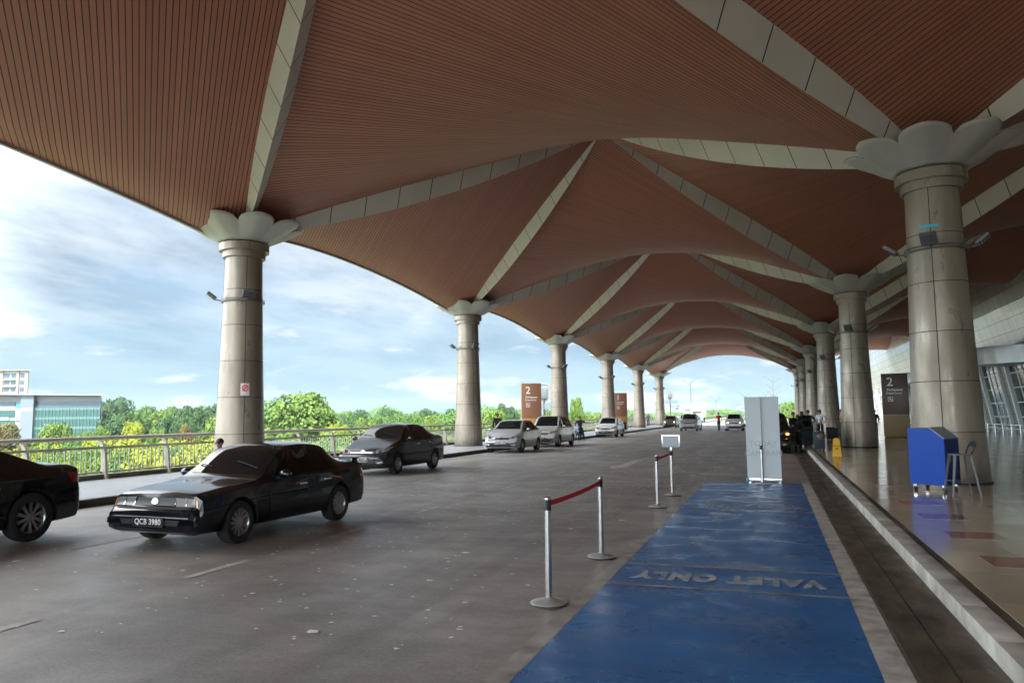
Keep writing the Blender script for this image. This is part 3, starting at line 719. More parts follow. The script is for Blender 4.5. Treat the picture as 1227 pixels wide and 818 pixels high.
    if lamps=='box':
        decal('grille',front(quad((-hw*.38,hf-.03),(hw*.38,hf-.03),(hw*.42,nose+.005),(-hw*.42,nose+.005))),12,3,accent or m_chrome,.006)
        decal('bumper_slot',front(quad((-hw*.72,.44),(hw*.8,.44),(hw*.8,.425),(-hw*.8,.425))),12,1,m_steel2,.006)
        decal('bumper_slot',front(quad((-hw*.62,.40),(hw*.62,.40),(hw*.58,.33),(-hw*.58,.33))),12,2,m_black,.005)
        decal('bumper_gap',front(quad((-hw*.85,nose-.01),(hw*.85,nose-.01),(hw*.85,nose-.035),(-hw*.85,nose-.035))),12,1,m_black,.006)
        decal('bumper_trim',front(quad((-hw*.8,.245),(hw*.8,.245),(hw*.8,.235),(-hw*.8,.235))),12,1,m_steel2,.006)
        decal('emblem',front(lambda f,g:(.055*g*math.cos(2*PI*f),(hf+nose)/2-.012+.045*g*math.sin(2*PI*f))),14,2,m_chrome,.016)
    else:
        gr=decal('grille',front(quad((-hw*.50,hf-.05),(hw*.50,hf-.05),(hw*.42,hf-.15),(-hw*.42,hf-.15))),12,4,m_blk_rail,.005)
        decal('grille_bar',front(quad((-hw*.50,hf-.085),(hw*.50,hf-.085),(hw*.48,hf-.10),(-hw*.48,hf-.10))),12,1,m_chrome,.009,gr or root)
        decal('lower_grille',front(quad((-hw*.52,.47),(hw*.52,.47),(hw*.62,.26),(-hw*.62,.26))),12,4,m_blk_rail,.005)
        decal('emblem',front(lambda f,g:(.06*g*math.cos(2*PI*f),hf-.09+.055*g*math.sin(2*PI*f))),14,2,m_chrome,.014)
    if plate:
        zpl=.37 if lamps=='box' else .47; h=bvh.ray_cast(Vector((0,-5,zpl)),Vector((0,1,0))); yp=h[0].y-.02
        bb=MB(); bb.box(-.26,.26,yp-.008,yp+.02,zpl-.06,zpl+.06,m_plate,bev=.004)
        for q in ((-.262,.262,zpl+.056,zpl+.064),(-.262,.262,zpl-.064,zpl-.056),(-.264,-.256,zpl-.06,zpl+.06),(.256,.264,zpl-.06,zpl+.06)): bb.box(q[0],q[1],yp-.011,yp,q[2],q[3],m_chrome)
        pl=bb.build('number_plate',root); me2=text_mb(plate,.105,m_white,Matrix.Translation((0,yp-.0085,zpl))@Matrix.Rotation(PI/2,4,'X'),.001,.001,.95,1.05); link('plate_lettering',me2,pl)
    if lod<2:
        for s in (-.28,.32):
            y0=yc+.17; pts=[]
            for f in (0,.5,1):
                h=bvh.ray_cast(Vector((s*1.4-.5*f*.9+.1,y0+.04+.10*f+yo,4)),Vector((0,0,-1)))
                if h[0]: pts.append(h[0]+Vector((0,-.01,.022)))
            if len(pts)==3: bb=MB(); bb.tube(pts,.008,m_black,5); bb.build('wiper',root)
        decal('bonnet_seam',top(quad((-hw*.78,dims.get('lead',.16)+.22),(-hw*.775,dims.get('lead',.16)+.22),(-hw*.835,yc+.02),(-hw*.84,yc+.02))),1,14,m_dark,.002)
        decal('bonnet_seam',top(quad((hw*.78,dims.get('lead',.16)+.22),(hw*.775,dims.get('lead',.16)+.22),(hw*.835,yc+.02),(hw*.84,yc+.02))),1,14,m_dark,.002)
    # wheels
    wm=None
    for ya in (axf,axr):
        for s in (-1,1):
            r=wheel_r; we=thing('wheel','','') ; del we['label']; del we['category']; we.parent=root; we.location=(s*(hw-.115),ya,r); we.rotation_euler=(0,0,0 if s>0 else PI)
            b=MB(); b.lathe([(r*.62,-.09),(r*.9,-.1),(r*.975,-.085),(r,-.05),(r,.05),(r*.975,.085),(r*.9,.1),(r*.66,.095),(r*.64,.08)],m_tyre,36,ax='X',caps=False)
            b.build('tyre',we)
            b=MB(); b.lathe([(r*.645,.09),(r*.66,.085),(r*.60,.06),(r*.58,-.06),(r*.62,-.088)],m_rim,36,ax='X',caps=False)
            b.lathe([(.001,-.02),(r*.6,-.02)],m_black,24,ax='X',caps=False)
            b.lathe([(.001,.072),(.03,.075),(.045,.066),(.06,.03)],m_rim,16,ax='X',caps=False)
            for q in range(spokes):
                a=2*PI*q/spokes; 
                for da in (-.055,.055):
                    mx=Matrix.Rotation(a+da,4,'X'); b.loft([[mx@Vector((.045,-.011,.03)),mx@Vector((.068,-.011,.03)),mx@Vector((.068,.011,.03)),mx@Vector((.045,.011,.03))],[mx@Vector((.05,-.009-da*.1,r*.61)),mx@Vector((.07,-.009-da*.1,r*.61)),mx@Vector((.07,.009-da*.1,r*.61)),mx@Vector((.05,.009-da*.1,r*.61))]],m_rim,smooth=False)
            b.build('rim',we)
    return root
p_black=paint('black_paint',(.006,.007,.011),0,.16); p_black2=paint('gloss_black_paint',(.008,.008,.01),0,.12); p_grey=paint('graphite_paint',(.014,.015,.018),.2,.25)
p_silver=paint('silver_paint',(.36,.375,.38),.3,.3); p_silver2=paint('pale_silver_paint',(.46,.46,.44),.25,.3); p_white=paint('white_car_paint',(.62,.63,.62),0,.3); p_brown=paint('bronze_paint',(.10,.08,.065),.4,.3)
def place(o,x,y,rzdeg=0): o.location=(x,y,0); o.rotation_euler=(0,0,R(rzdeg)); return o
sed_retro=dict(L=4.02,W=1.66,H=1.31,nose=.565,hf=.70,hc=.84,yc=1.22,yrf=2.0,yrr=2.95,yd=3.48,zd_=.96,zt=.94,wt=.56,round_=.0,lead=.12,sq=.11)
c=make_car('parked_car','old black boxy sedan in front with squared headlights and pale glare on its bonnet',p_black,sed_retro,plate='QCB 3980',lamps='box',accent=m_blk_rail,wheel_r=.29,spokes=12); place(c,-7.74,9.86,-2)
# spoiler of the old sedan
b=MB(); b.box(-.66,.66,1.85,1.97,.985,1.01,p_black,bev=.01)
for s in (-.6,.6): b.box(s-.03,s+.03,1.87,1.95,.92,.99,p_black)
b.build('spoiler',c)
c=make_car('parked_car','glossy black saloon cut off by the left edge of the photo, showing its tail',p_black2,dict(L=4.9,W=1.84,H=1.44,nose=.6,hf=.72,hc=.9,yc=1.25,yrf=2.15,yrr=3.4,yd=4.35,zd_=1.07,zt=1.04,wt=.55,round_=.1),lamps='slant',wheel_r=.345,spokes=10,belt_line=False); place(c,-10.9,6.33,0)
c=make_car('parked_car','dark grey four door sedan by the kerb behind the old black sedan',p_grey,dict(L=4.25,W=1.74,H=1.49,nose=.6,hf=.76,hc=1.0,yc=1.0,yrf=1.85,yrr=2.95,yd=3.75,zd_=1.12,zt=1.08,wt=.56,round_=.14),plate='QCN 7129',spokes=8,wheel_r=.31,belt_line=False); place(c,-11.55,21.6,0)
c=make_car('parked_car','silver hatchback with black lower grille beside the second column',p_silver,dict(L=3.95,W=1.72,H=1.50,nose=.6,hf=.76,hc=1.02,yc=.95,yrf=1.75,yrr=3.1,yd=3.8,zd_=1.1,zt=1.06,wt=.57,round_=.14),kind='hatch',plate='QCN 8094',spokes=7,belt_line=False,lod=1); place(c,-11.95,34.6,0)
c=make_car('parked_car','pale silver tall people carrier right behind the silver hatchback',p_silver2,dict(L=4.35,W=1.74,H=1.68,nose=.62,hf=.82,hc=1.06,yc=.95,yrf=1.75,yrr=3.6,yd=4.2,zd_=1.15,zt=1.12,wt=.60,round_=.12),kind='mpv',plate='QAB 6301',spokes=7,belt_line=False,lod=1,wheel_r=.31); place(c,-11.95,41.2,0)
c=make_car('parked_car','small white hatchback parked alone in front of the fourth column',p_white,dict(L=3.8,W=1.68,H=1.50,nose=.58,hf=.74,hc=.98,yc=.9,yrf=1.7,yrr=3.1,yd=3.68,zd_=1.08,zt=1.02,wt=.58,round_=.16),kind='hatch',plate='QAA 4417',spokes=7,belt_line=False,lod=1,wheel_r=.28); place(c,-12.1,58.2,0)
c=make_car('moving_car','dark bronze hatchback with lit headlights beside the last left columns',p_brown,dict(L=4.0,W=1.7,H=1.52,nose=.6,hf=.78,hc=1.02,yc=.95,yrf=1.75,yrr=3.1,yd=3.85,zd_=1.1,zt=1.06,wt=.58,round_=.12),kind='hatch',lit=3,lod=2,spokes=6,belt_line=False); place(c,-12.2,97,0)
c=make_car('moving_car','white car mostly hidden between the bronze hatchback and the silver grey people carrier',p_white,dict(L=4.3,W=1.74,H=1.62,nose=.6,hf=.82,hc=1.05,yc=.95,yrf=1.75,yrr=3.4,yd=4.15,zd_=1.15,zt=1.1,wt=.58,round_=.12),kind='mpv',lod=2,spokes=6,belt_line=False); place(c,-11.3,106,-3)
c=make_car('moving_car','silver grey people carrier with dark bonnet driving up the middle of the road',p_silver,dict(L=4.4,W=1.8,H=1.72,nose=.64,hf=.88,hc=1.12,yc=.9,yrf=1.65,yrr=3.7,yd=4.28,zd_=1.2,zt=1.15,wt=.62,round_=.1),kind='mpv',plate='QTA 552',lod=2,spokes=6,belt_line=False); place(c,-8.0,79.5,-2)
c=make_car('moving_car','white and brown minivan with lit headlights beside the man in red',p_white,dict(L=4.2,W=1.78,H=1.66,nose=.62,hf=.86,hc=1.12,yc=.85,yrf=1.6,yrr=3.5,yd=4.08,zd_=1.2,zt=1.15,wt=.60,round_=.1),kind='mpv',lit=3,lod=2,spokes=6,belt_line=False); place(c,-3.6,79,0)
bcar=make_car('parked_car','black people carrier loading at the right kerb, orange indicator glowing and front door open',p_black2,dict(L=4.5,W=1.78,H=1.72,nose=.64,hf=.9,hc=1.14,yc=.95,yrf=1.75,yrr=3.7,yd=4.32,zd_=1.2,zt=1.15,wt=.62,round_=.1),kind='mpv',lod=1,spokes=7,belt_line=False,wheel_r=.33); place(bcar,-.16,35.6,0)
b=MB(); b.ellips((.74,-2.10,.82),(.065,.05,.04),m_onamber,10,6); b.build('indicator',bcar)
# its open front door, hinged at the front pillar
b=MB(); mx=Matrix.Translation((.87,-.78,0))@Matrix.Rotation(R(-62),4,'Z')
out_=[(0,.34),(.05,.3),(1.0,.3),(1.06,.4),(1.08,1.1),(.0,1.08)]
b.prism([(u,v) for u,v in out_],'X',-.035,.035,p_black2); b.prism([(.05,1.1),(1.08,1.1),(.98,1.55),(.60,1.58)],'X',-.02,.02,m_win)
b.tube([(0,.0,1.08),(0,.58,1.6),(0,.99,1.57),(0,1.09,1.1)],.022,p_black2,6)
for v in b.bm.verts: v.co=mx@v.co
dr=b.build('open_door',bcar)
b=MB(); b.box(-.05,-.035,.75,.92,.92,.95,m_chrome)
for v in b.bm.verts: v.co=mx@v.co
b.build('door_handle',dr)
# dark van further along the right kerb
c=make_car('parked_car','second dark car standing behind the loading black people carrier',p_black,dict(L=4.4,W=1.74,H=1.6,nose=.62,hf=.84,hc=1.06,yc=.95,yrf=1.75,yrr=3.5,yd=4.2,zd_=1.15,zt=1.1,wt=.6,round_=.1),kind='mpv',lod=2,spokes=6,belt_line=False); place(c,.0,42.6,0)

# ---- truck
tr=thing('truck','white box truck driving up beyond the canopy at the far end of the road','truck',(-13.9,150,0),0)
b=MB(); b.box(-1.2,1.2,1.6,7.2,1.0,3.9,m_white,bev=.03); b.build('cargo_box',tr)
b=MB(); b.prism([(-.35,.5),(1.5,.5),(1.5,2.75),(.25,2.75),(-.2,1.7),(-.35,1.5)],'X',-1.05,1.05,m_white); cb_=b.build('cab',tr)
b=MB(); b.poly([(-.92,-.19,1.75),(.92,-.19,1.75),(.85,.2,2.62),(-.85,.2,2.62)],m_win); b.build('windscreen',cb_)
for s in (-1,1):
    b=MB(); b.poly([(s*1.055,.1,1.75),(s*1.055,.9,1.75),(s*1.055,.9,2.5),(s*1.055,.3,2.5)],m_win); b.build('side_window',cb_)
    b=MB(); b.box(s*.8-.18,s*.8+.18,-.37,-.34,.8,1.0,m_headl); b.build('headlight',cb_)
    for y in (.5,5.4): b=MB(); b.lathe([(.2,-.12),(.42,-.12),(.45,-.08),(.45,.08),(.42,.12),(.2,.12)],m_tyre,24,(s*.95,y,.45),'X'); b.build('wheel',tr)
b=MB(); b.box(-.8,.8,-.37,-.345,1.05,1.35,m_blk_rail); b.build('grille',cb_); b=MB(); b.box(-.5,.5,1.5,7,.75,.98,m_black); b.build('chassis',tr)

# ================= PEOPLE =================
skinm=mat('skin',(.30,.16,.10),.55); m_hair=mat('black_hair',(.012,.01,.01),.6); m_eye=mat('eye_dark',(.02,.015,.012),.3)
def cloth(n,c): return vary(n,c,tuple(x*.8 for x in c),8,.85,.15)
C_black=cloth('black_cloth',(.012,.012,.015)); C_white=cloth('white_cloth',(.6,.63,.7)); C_navy=cloth('navy_cloth',(.015,.02,.05)); C_red=cloth('red_cloth',(.5,.03,.02)); C_khaki=cloth('khaki_cloth',(.30,.25,.12)); C_grey=cloth('grey_cloth',(.08,.08,.09)); C_yel=cloth('yellow_cloth',(.45,.30,.05)); C_green=cloth('dark_green_cloth',(.03,.05,.04)); C_jean=cloth('denim_cloth',(.035,.05,.09))
def skin(name,chains,m,parent,sub=1,root=0):
    """chains: list of lists of (point,radius); shared points merge"""
    bm=bmesh.new(); lay=bm.verts.layers.skin.verify(); vs={}
    def V(p,r):
        k=tuple(round(x,4) for x in p)
        if k not in vs:
            v=bm.verts.new(p); v[lay].radius=(r,r) if not isinstance(r,tuple) else r; vs[k]=v
            if len(vs)==1: v[lay].use_root=True
        return vs[k]
    for ch in chains:
        pv=None
        for p,r in ch:
            v=V(p,r)
            if pv is not None and pv is not v and not bm.edges.get((pv,v)): bm.edges.new((pv,v))
            pv=v
    me=bpy.data.meshes.new(name); bm.to_mesh(me); bm.free(); o=bpy.data.objects.new(name,me); COL.objects.link(o)
    o.modifiers.new('s','SKIN').use_smooth_shade=True; q=o.modifiers.new('u','SUBSURF'); q.levels=sub; q.render_levels=sub
    dg=bpy.context.evaluated_depsgraph_get(); dg.update(); m2=bpy.data.meshes.new_from_object(o.evaluated_get(dg)); bpy.data.objects.remove(o)
    m2.materials.clear(); m2.materials.append(m); m2.polygons.foreach_set('use_smooth',[True]*len(m2.polygons)); return m2
def person(label,loc,rzd,top_m,leg_m,h=1.70,pose=None,skinc=skinm,hair='short',sleeve=1.0,shorts=False,group=None,shoe=m_black):
    """figure faces -Y locally. pose overrides joints (for s=-1,1)"""
    P=dict(pelvis=(0,0,.93),waist=(0,0,1.08),chest=(0,.0,1.27),neck=(0,.0,1.43),head=(0,-.015,1.58),crown=(0,-.01,1.66))
    for s,n in ((-1,'r'),(1,'l')):
        P['hip'+n]=(s*.09,0,.90); P['knee'+n]=(s*.10,-.02,.49); P['ank'+n]=(s*.105,.02,.08); P['toe'+n]=(s*.12,-.15,.03)
        P['sh'+n]=(s*.175,0,1.37); P['elb'+n]=(s*.235,.02,1.10); P['wr'+n]=(s*.24,-.05,.86); P['hd'+n]=(s*.235,-.08,.77)
    if pose: P.update(pose)
    root=thing('person',label,'person',loc,R(rzd),group); root.scale=(h/1.7,)*3
    V=lambda k:Vector(P[k])
    body=[]
    body.append([(P['pelvis'],(.10,.07)),(P['waist'],(.09,.06)),(P['chest'],(.105,.07)),(P['neck'],.052),(P['head'],(.078,.095)),(P['crown'],(.055,.065))])
    for n in 'rl':
        body.append([(P['pelvis'],(.10,.07)),(P['hip'+n],.07),(tuple(V('hip'+n)*.5+V('knee'+n)*.5),.075),(P['knee'+n],.053),(tuple(V('knee'+n)*.65+V('ank'+n)*.35),.055),(P['ank'+n],.036),(P['toe'+n],.032)])
        body.append([(P['chest'],(.105,.07)),(P['sh'+n],.045),(P['elb'+n],.038),(P['wr'+n],.026),(P['hd'+n],(.034,.02))])
    me=skin('body',body,skinc,root); bo=link('body',me,root)
    # fingers, ears, nose, eyes joined into the same mesh
    b=MB(); b.bm.from_mesh(me); b.mats=[skinc]
    for s,n in ((-1,'r'),(1,'l')):
        wv=V('wr'+n); hv=V('hd'+n); d=(hv-wv).normalized(); side_=d.cross(Vector((1,0,0))).normalized() if abs(d.x)<.9 else d.cross(Vector((0,1,0))).normalized(); nrm=d.cross(side_)
        for i,(off,ln) in enumerate(((-.028,.062),(-.01,.072),(.009,.068),(.026,.052))):
            a=hv+side_*off+d*.01; b.tube([a,a+d*ln*.55,a+d*ln*.9-nrm*s*.02],[.0095,.0085,.007],skinc,6)
        a=hv+side_*(-.03)-d*.03; b.tube([a,a-side_*.03+d*.02,a-side_*.035+d*.05],[.011,.0095,.008],skinc,6)
    hd=V('head'); 
    b.ellips(hd+Vector((0,-.098,-.01)),(.014,.022,.022),skinc,8,5)
    for s in (-1,1): b.ellips(hd+Vector((s*.079,.01,-.005)),(.012,.022,.032),skinc,8,5)
    for s in (-1,1): b.ellips(hd+Vector((s*.03,-.085,.02)),(.013,.009,.008),m_eye,8,5)
    b.ellips(hd+Vector((0,-.088,-.05)),(.025,.008,.006),mat_lip,8,4)
    b.bm.to_mesh(me); b.bm.free(); 
    if len(me.materials)<3:
        me.materials.clear(); [me.materials.append(x) for x in b.mats]
    # hair
    b=MB(); b.ellips(hd+Vector((0,.022,.035)),(.092,.100,.092),m_hair,14,9)
    if hair=='long': b.ellips(hd+Vector((0,.06,-.08)),(.085,.05,.16),m_hair,12,8)
    b.build('hair',root)
    # shirt
    ch=[[(tuple(V('pelvis')+Vector((0,0,.0))),(.155,.118)),(P['waist'],(.142,.108)),(P['chest'],(.165,.122)),(tuple(V('neck')*.8+V('chest')*.2),(.075,.07))]]
    for n in 'rl':
        seg=[(P['chest'],(.165,.122)),(P['sh'+n],.07)]
        if sleeve>=1: seg+=[(P['elb'+n],.052),(tuple(V('wr'+n)*.85+V('elb'+n)*.15),.038)]
        else: seg+=[(tuple(V('elb'+n)*.75+V('sh'+n)*.25),.058)]
        ch.append(seg)
    link('shirt',skin('shirt',ch,top_m,root),root)
    ch=[]
    for n in 'rl':
        seg=[(tuple(V('pelvis')+Vector((0,0,.06))),(.15,.112)),(tuple(V('pelvis')-Vector((0,0,.02))),(.152,.115)),(P['hip'+n],.098)]
        if shorts: seg+=[(tuple(V('knee'+n)*.85+V('hip'+n)*.15),.088)]
        else: seg+=[(tuple(V('hip'+n)*.5+V('knee'+n)*.5),.088),(P['knee'+n],.068),(tuple(V('knee'+n)*.5+V('ank'+n)*.5),.064),(tuple(V('ank'+n)+Vector((0,0,.03))),.054)]
        ch.append(seg)
    link('trousers',skin('trousers',ch,leg_m,root),root)
    for n in 'rl':
        a=V('ank'+n); t=V('toe'+n); b=MB(); d=(t-a); b.loft([[a+d*f+Vector((-w_,0,zq)) if False else (a.x+d.x*f+sx*w_,a.y+d.y*f,max(a.z+d.z*f+zq,-.02+0.0+min(a.z,t.z)-.0)) for sx,zq in ((-1,-.05),(1,-.05),(1,hz_t),(-1,hz_t))] for f,w_,hz_t in ((-.35,.035,.02),(0,.045,.03),(.6,.05,.01),(1.15,.035,-.01))],shoe); b.build('shoe',root)
    return root
mat_lip=mat('lips',(.25,.09,.07),.5)
arm_up={'elbl':(.25,-.10,1.15),'wrl':(.12,-.24,1.22),'hdl':(.08,-.27,1.27)}
arms_fwd={'elbl':(.25,-.08,1.12),'wrl':(.14,-.26,1.10),'hdl':(.10,-.32,1.12),'elbr':(-.25,-.08,1.12),'wrr':(-.14,-.26,1.10),'hdr':(-.10,-.32,1.12)}
akimbo={'elbr':(-.38,.06,1.14),'wrr':(-.20,-.02,1.0),'hdr':(-.17,-.06,.97)}
walk={'kneer':(-.1,-.16,.50),'ankr':(-.1,-.06,.10),'toer':(-.11,-.22,.05),'kneel':(.1,.04,.48),'ankl':(.1,.24,.13),'toel':(.11,.10,.03),'elbr':(-.25,.12,1.13),'wrr':(-.24,.10,.88),'hdr':(-.24,.08,.79),'elbl':(.25,-.06,1.12),'wrl':(.22,-.22,.98),'hdl':(.2,-.3,.94)}
person('person in black looking at a phone beside the second left column',(-15.9+1.35,Y1+S+2.2,SW),20,C_black,C_black,1.72,arm_up)
person('person in red top and dark trousers walking beside the white and brown minivan',(-5.2,79.6,0),200,C_red,C_navy,1.82,walk,sleeve=0)
person('person in white shirt and dark trousers standing with luggage by the third right column',(2.55,45.6,SW),150,C_white,C_black,1.72,akimbo)
person('person in yellow patterned shirt and dark shorts facing the one in the white shirt',(3.75,46.6,SW),100,C_khaki,C_green,1.74,arms_fwd,shorts=True,sleeve=0)
person('person in yellow top standing behind the loading black car',(.35,38.9,0),20,C_yel,C_jean,1.72,arms_fwd,sleeve=0)
person('person in black with dark hair leaning over the open car door',(1.02,34.95,0),160,C_black,C_black,1.66,{'chest':(0,-.06,1.25),'neck':(0,-.12,1.40),'head':(0,-.16,1.54),'crown':(0,-.17,1.62),**{k:v for k,v in arms_fwd.items()}})
person('person in dark red headscarf and black clothes nearest the right kerb by the car door',(1.28,36.6,SW),190,C_black,C_grey,1.62,None,hair='long')
person('person in black behind the car door, tallest head of the group',(.98,39.4,0),30,C_black,C_navy,1.76,arms_fwd)
person('person in grey shirt farther back in the group at the black cars',(1.75,41.5,SW),200,C_grey,C_black,1.70,akimbo)
person('person in dark clothes half hidden behind the brown sign on the right walkway',(6.1,52.0,SW),190,C_navy,C_black,1.7)
person('person in dark clothes standing far off by the last left column',(-15.6,100,SW),10,C_grey,C_black,1.72,walk)
# ---- motorcycles with riders
def motorcycle(label,loc,rzd,bm_):
    root=thing('motorcycle',label,'motorcycle',loc,R(rzd))
    for y,n in ((-.62,'front'),(.62,'rear')):
        b=MB(); b.lathe([(.24,-.035),(.29,-.045),(.31,-.02),(.31,.02),(.29,.045),(.24,.035)],m_tyre,28,(0,y,.31),'X',caps=False); b.lathe([(.24,-.02),(.24,.02)],m_rim,28,(0,y,.31),'X',caps=False)
        for q in range(6): a=2*PI*q/6; b.tube([(0,y,.31),(0,y+.24*math.cos(a),.31+.24*math.sin(a))],.01,m_rim,5)
        b.build('wheel',root)
    b=MB(); b.loft([[(-w_,y,z0),(w_,y,z0),(w_*1.1,y,(z0+z1)/2),(w_*.8,y,z1),(-w_*.8,y,z1),(-w_*1.1,y,(z0+z1)/2)] for y,w_,z0,z1 in ((-.52,.06,.62,.95),(-.40,.19,.42,1.0),(-.28,.2,.34,.92),(-.1,.1,.34,.62),(.2,.12,.36,.66),(.6,.12,.55,.78),(.85,.05,.68,.8))],bm_); b.build('fairing',root)
    b=MB(); b.loft([[(-w_,y,z),(w_,y,z),(w_*.9,y,z+.07),(-w_*.9,y,z+.07)] for y,w_,z in ((-.12,.08,.70),(.1,.13,.74),(.5,.12,.78),(.8,.07,.84))],m_blackp); b.build('saddle',root)
    b=MB(); b.tube([(-.34,-.25,1.02),(-.12,-.38,1.0),(.12,-.38,1.0),(.34,-.25,1.02)],.016,m_black,6); b.tube([(0,-.38,1.0),(0,-.62,.31)],.03,m_rim,8); b.build('handlebar',root)
    b=MB(); b.ellips((0,-.53,.84),(.08,.05,.07),m_headl,10,6); b.build('headlight',root)
    for s in (-1,1): b=MB(); b.tube([(s*.2,-.34,1.02),(s*.26,-.36,1.16)],.008,m_black,5); b.ellips((s*.27,-.36,1.19),(.06,.015,.035),m_blackp,8,5); b.build('mirror',root)
    b=MB(); b.box(-.13,.13,.2,.6,.28,.5,m_black,bev=.03); b.tube([(.15,.1,.3),(.16,.85,.36)],.035,m_rim,8); b.build('engine',root)
    return root
ride={'pelvis':(0,.22,.88),'waist':(0,.2,1.03),'chest':(0,.14,1.2),'neck':(0,.1,1.37),'head':(0,.07,1.52),'crown':(0,.08,1.6)}
for s,n in ((-1,'r'),(1,'l')): ride.update({'hip'+n:(s*.11,.2,.85),'knee'+n:(s*.20,-.2,.72),'ank'+n:(s*.24,-.08,.26),'toe'+n:(s*.26,-.22,.2),'sh'+n:(s*.175,.12,1.31),'elb'+n:(s*.28,-.02,1.12),'wr'+n:(s*.28,-.22,1.06),'hd'+n:(s*.28,-.27,1.05)})
ride2=dict(ride); ride2.update({'anklr':0}); ride2.pop('anklr'); ride2.update({'kneel':(.24,-.02,.5),'ankl':(.30,.02,.10),'toel':(.33,-.14,.04),'elbl':(.36,-.02,1.22),'wrl':(.22,-.16,1.34),'hdl':(.17,-.18,1.4)})
p_blue=paint('blue_bike_paint',(.01,.02,.09),0,.3)
motorcycle('dark blue motorcycle stopped at the kerb beside the third left column',(-12.55,50.2,0),8,p_blue)
person('rider in black seated on the dark blue motorcycle with one hand raised',(-12.55,50.2,0),8,C_black,C_black,1.7,ride2)
sq={'pelvis':(0,.22,.34),'waist':(0,.16,.47),'chest':(0,.08,.63),'neck':(0,.03,.79),'head':(0,0,.94),'crown':(0,.01,1.02)}
for s_,n in ((-1,'r'),(1,'l')): sq.update({'hip'+n:(s_*.11,.2,.33),'knee'+n:(s_*.19,-.18,.55),'ank'+n:(s_*.17,.06,.10),'toe'+n:(s_*.19,-.12,.03),'sh'+n:(s_*.175,.06,.74),'elb'+n:(s_*.24,-.14,.56),'wr'+n:(s_*.10,-.34,.56),'hd'+n:(s_*.05,-.38,.57)})
x,y=ray_xy(264,19.0); person('person with black hair crouching behind the old black sedan by the nearest column',(x,y,SW),-20,C_grey,C_black,1.72,sq)

# ================= FORECOURT FURNITURE =================
m_postbase=mat('satin_steel',(.50,.50,.48),.3,.55)
def stanchion(label,x,y,group='steel queue posts on the road'):
    r=thing('queue_post',label,'post',(x,y,0.01),0,group)
    b=MB(); b.lathe([(.168,0),(.17,.012),(.16,.022),(.1,.034),(.05,.045),(.034,.06)],m_postbase,36); b.build('base',r)
    b=MB(); b.lathe([(.17,.001),(.173,.004),(.17,.011)],m_blackp,36,caps=False); b.build('rubber_ring',r)
    b=MB(); b.lathe([(.0315,.05),(.0315,.84)],m_steel,24); b.build('pole',r)
    b=MB(); b.lathe([(.034,.83),(.034,.925),(.03,.932)],m_blackp,24); b.box(-.012,.012,-.046,-.03,.845,.92,m_blackp); b.box(-.012,.012,.03,.046,.845,.92,m_blackp); b.lathe([(.0345,.925),(.0345,.945),(.028,.95)],m_chrome,24); b.build('belt_head',r)
    return r
for l,x,y in (('steel queue post nearest the viewer, left end of the front red belt',-1.98,6.65),('steel queue post at the far end of the front red belt',-2.0,8.95),('steel queue post at the near end of the rear red belt',-2.05,13.97),('steel queue post carrying a blank framed notice at the far end of the rear belt',-2.04,16.02),('lone steel queue post standing in front of the grey banner',-.28,18.95)): stanchion(l,x,y)
def belt(label,x,y0,y1,sag=.02):
    b=MB(); n=14
    def z(f): return .895-4*sag*f*(1-f)
    b.loft([[(x-.0012,y0+(y1-y0)*i/n,z(i/n)-.024),(x+.0012,y0+(y1-y0)*i/n,z(i/n)-.024),(x+.0012,y0+(y1-y0)*i/n,z(i/n)+.024),(x-.0012,y0+(y1-y0)*i/n,z(i/n)+.024)] for i in range(n+1)],m_belt); return tag(b.build('barrier_belt'),label,'belt','red barrier belts')
belt('red fabric belt stretched between the two front queue posts',-1.99,6.7,8.9); belt('red fabric belt stretched between the two rear queue posts',-2.045,14.02,15.97)
nf=thing('blank_notice','blank grey framed notice clipped on top of a queue post','notice',(-2.04,16.02,.96))
b=MB(); b.box(-.02,.02,-.012,.012,0,.07,m_steel); b.build('clip',nf); b=MB(); b.box(-.19,.19,-.012,.012,.05,.31,m_steel,bev=.004); fr=b.build('frame',nf); b=MB(); b.box(-.165,.165,-.016,-.012,.072,.288,mat('notice_sheet',(.33,.35,.40),.3)); b.build('sheet',nf)
# grey roll-up banner
m_ban=vary('banner_back',(.58,.62,.65),(.52,.56,.59),1.5,.55,.02); m_bant=mat('faint_print',(.38,.42,.45),.6)
bn=thing('roll_up_banner','tall grey roll up banner seen from behind at the end of the blue bay','banner',(-.24,19.62,.01),R(-2))
b=MB(); b.box(-.40,.40,-.003,.003,.09,2.08,m_ban); sh=b.build('banner_sheet',bn)
b=MB(); b.box(-.41,.41,-.06,.06,0.02,.10,m_steel,bev=.01); 
for s in (-.33,.36): b.box(s-.03,s+.03,-.16,.16,0,.02,m_steel)
b.build('base_case',bn)
b=MB(); b.box(-.405,.405,-.012,.012,2.07,2.10,m_ban); b.build('top_bar',bn)
b=MB(); b.tube([(-.02,-.035,.08),(-.02,-.03,2.09)],.009,mat('pole_grey',(.16,.18,.19),.4,.5),8); b.build('support_pole',bn)
for t_,z_ in (('TODAY',.94),('CAMPRAN',.70)): link('faint_lettering',text_mb(t_,.19,m_bant,Matrix.Translation((0,-.0035,z_))@Matrix.Rotation(PI/2,4,'X'),.0005),sh)
b=MB(); b.box(-.43,-.37,-.12,-.05,.0,.10,mat('bright_blue_plastic',(.02,.35,.8),.4),bev=.01); b.build('side_foot',bn)
